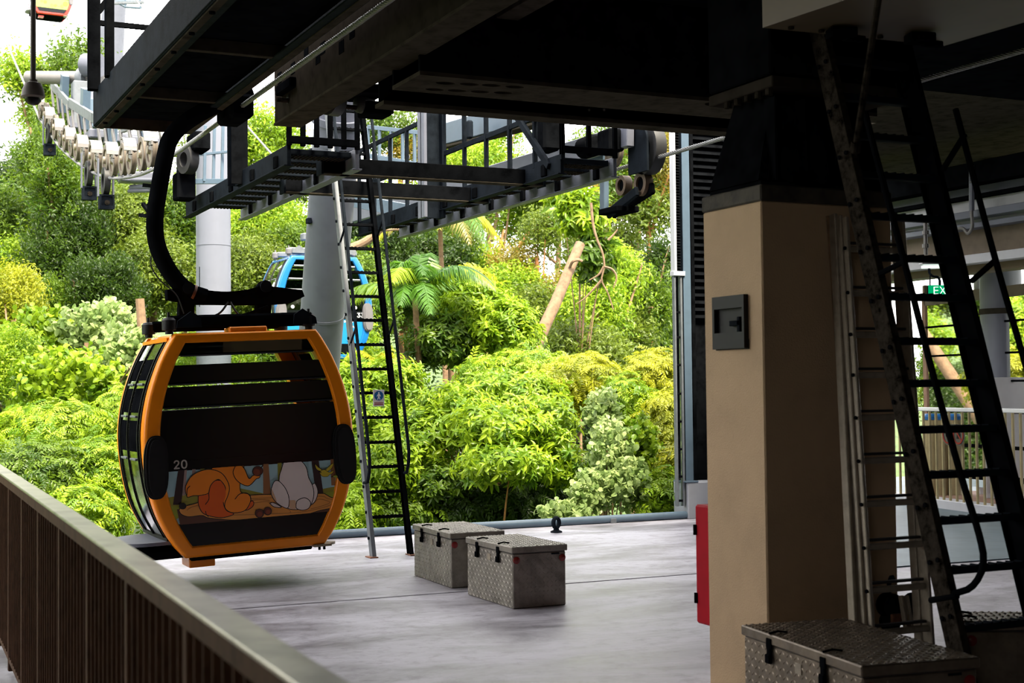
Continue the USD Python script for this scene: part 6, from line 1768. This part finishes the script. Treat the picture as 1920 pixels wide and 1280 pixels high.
# palms: every frond is a part
def palm(label, crown, base, fronds, L, mats, sag=0.9, seed=1):
    rng = np.random.default_rng(seed)
    t = thing('palm', label, 'palm', base)
    MB().tube(spline([base, (base + crown) / 2 + XA * 0.1, crown], 10), np.linspace(0.075, 0.05, 10), 10).build('trunk', 'bark_brown', t)
    for k in range(fronds):
        az = 2 * math.pi * k / fronds + rng.normal(0, 0.2)
        el = rng.uniform(0.5, 1.35)
        d0 = np.array([math.cos(az) * math.cos(el), math.sin(az) * math.cos(el), math.sin(el)])
        Lk = L * rng.uniform(0.8, 1.15)
        ts = np.linspace(0, 1, 34)
        R_ = crown + d0 * (ts[:, None] * Lk) - ZA * (sag * Lk * 0.75 * ts[:, None] ** 2.2)
        mb = MB().tube(R_, np.linspace(0.016, 0.005, 34), 5)
        T = np.gradient(R_, axis=0); T /= np.linalg.norm(T, axis=1, keepdims=True)
        side = np.cross(T, ZA); side /= np.linalg.norm(side, axis=1, keepdims=True) + 1e-9
        for i in range(3, 34):
            for j in (0, 0.5):
                ll = 0.62 * math.sin(math.pi * (0.12 + 0.83 * ts[i])) * L / 2.4
                p = R_[i] - T[i] * j * Lk / 34
                for s in (-1, 1):
                    e = p + side[i] * s * ll * 0.62 + T[i] * ll * 0.45 - ZA * ll * rng.uniform(0.35, 0.7)
                    m_ = (p + e) / 2 + ZA * ll * 0.14
                    w_ = T[i] * 0.013
                    mb.add([p - w_, p + w_, m_ + w_ * 1.2, m_ - w_ * 1.2, e], [(0, 1, 2), (0, 2, 3), (3, 2, 4)])
        mb.build('frond', mats[k % len(mats)], t, smooth=False)
    return t


cr = at(778, 560, D=25.2)
palm('arching green palm beside the middle ladder', cr, cr - ZA * 4.5, 17, 2.1, ['leaf_palm', 'leaf_palm', 'leaf_bright'], seed=3)
cr = at(825, 425, D=31)
palm('straw-tinged tall palm above the round bush', cr, cr - ZA * 7.5, 12, 2.1, ['leaf_straw', 'leaf_palm', 'leaf_yellow'], sag=1.25, seed=5)
cr = at(712, 690, D=24)
palm('small yellow-tipped palm low behind the middle ladder', cr, cr - ZA * 3.0, 8, 1.1, ['leaf_yellow', 'leaf_palm'], seed=8)

# far tower and its top frame behind the walkway posts
a_, b_ = at(222, -80, D=62), at(196, 230, D=62)
t = thing('tower_mast', 'pale distant tower mast behind the walkway posts', 'tower', b_ - (a_ - b_) * 1.2)
MB().tube(ramp_pts(b_ - (a_ - b_) * 1.2, a_, 6), np.linspace(0.95, 0.42, 6), 28).build('mast', 'tower_grey', t)
a_, b_ = at(212, 6, D=60), at(270, 4, D=60)
MB().bar(a_, b_, 0.12, 0.10).build('arm', 'galvanised', t)
for pts in (((217, 3), (235, 13), (262, 15)), ((235, -10), (235, 14)), ((262, -6), (264, 16)), ((217, 3), (262, 2))):
    MB().tube([at(px, py, D=60) for px, py in pts], 0.05, 6).build('brace', 'blue_grey_steel', t)

# repeats of a kind share a group
GROUPS = {'storage_box': 'tread-plate storage boxes on the deck', 'cable_car_cabin': 'cable car cabins on the two ropes', 'haul_rope': 'haul ropes of the two lines', 'sheave_train': 'sheave rows on the tower', 'catwalk': 'catwalks on the tower',
          'cross_beam': 'cross beams between the catwalks', 'chain_hoist': 'chain hoists behind the aluminium ladder', 'pole': 'poles leaning on the beige column', 'batten': 'battens between the chain hoists', 'louvre_panel': 'louvres at the far right corner of the deck',
          'bin': 'blue bins behind the balustrade', 'round_column': 'round columns of the hall', 'tree': 'trees on the slope behind the deck', 'bush': 'bushes along the far edge of the deck', 'palm': 'palms behind the middle ladder', 'dead_tree': 'bare trunks among the foliage',
          'bare_limb': 'bare limbs among the foliage', 'far_railing': 'pale railings on the tower', 'cable_duct': 'cable ducts over the hall', 'fascia_beam': 'fascia beams over the hall', 'fascia_panel': 'fascia panels over the hall', 'lintel': 'lintels over the hall', 'tower_mast': 'tower masts of the cable car'}
import re
for p in stage.GetPrimAtPath('/World').GetChildren():
    k = re.sub(r'_[0-9]{3}$', '', p.GetName())
    if k in GROUPS and p.GetCustomDataByKey('kind') is None:
        p.SetCustomDataByKey('group', GROUPS[k])
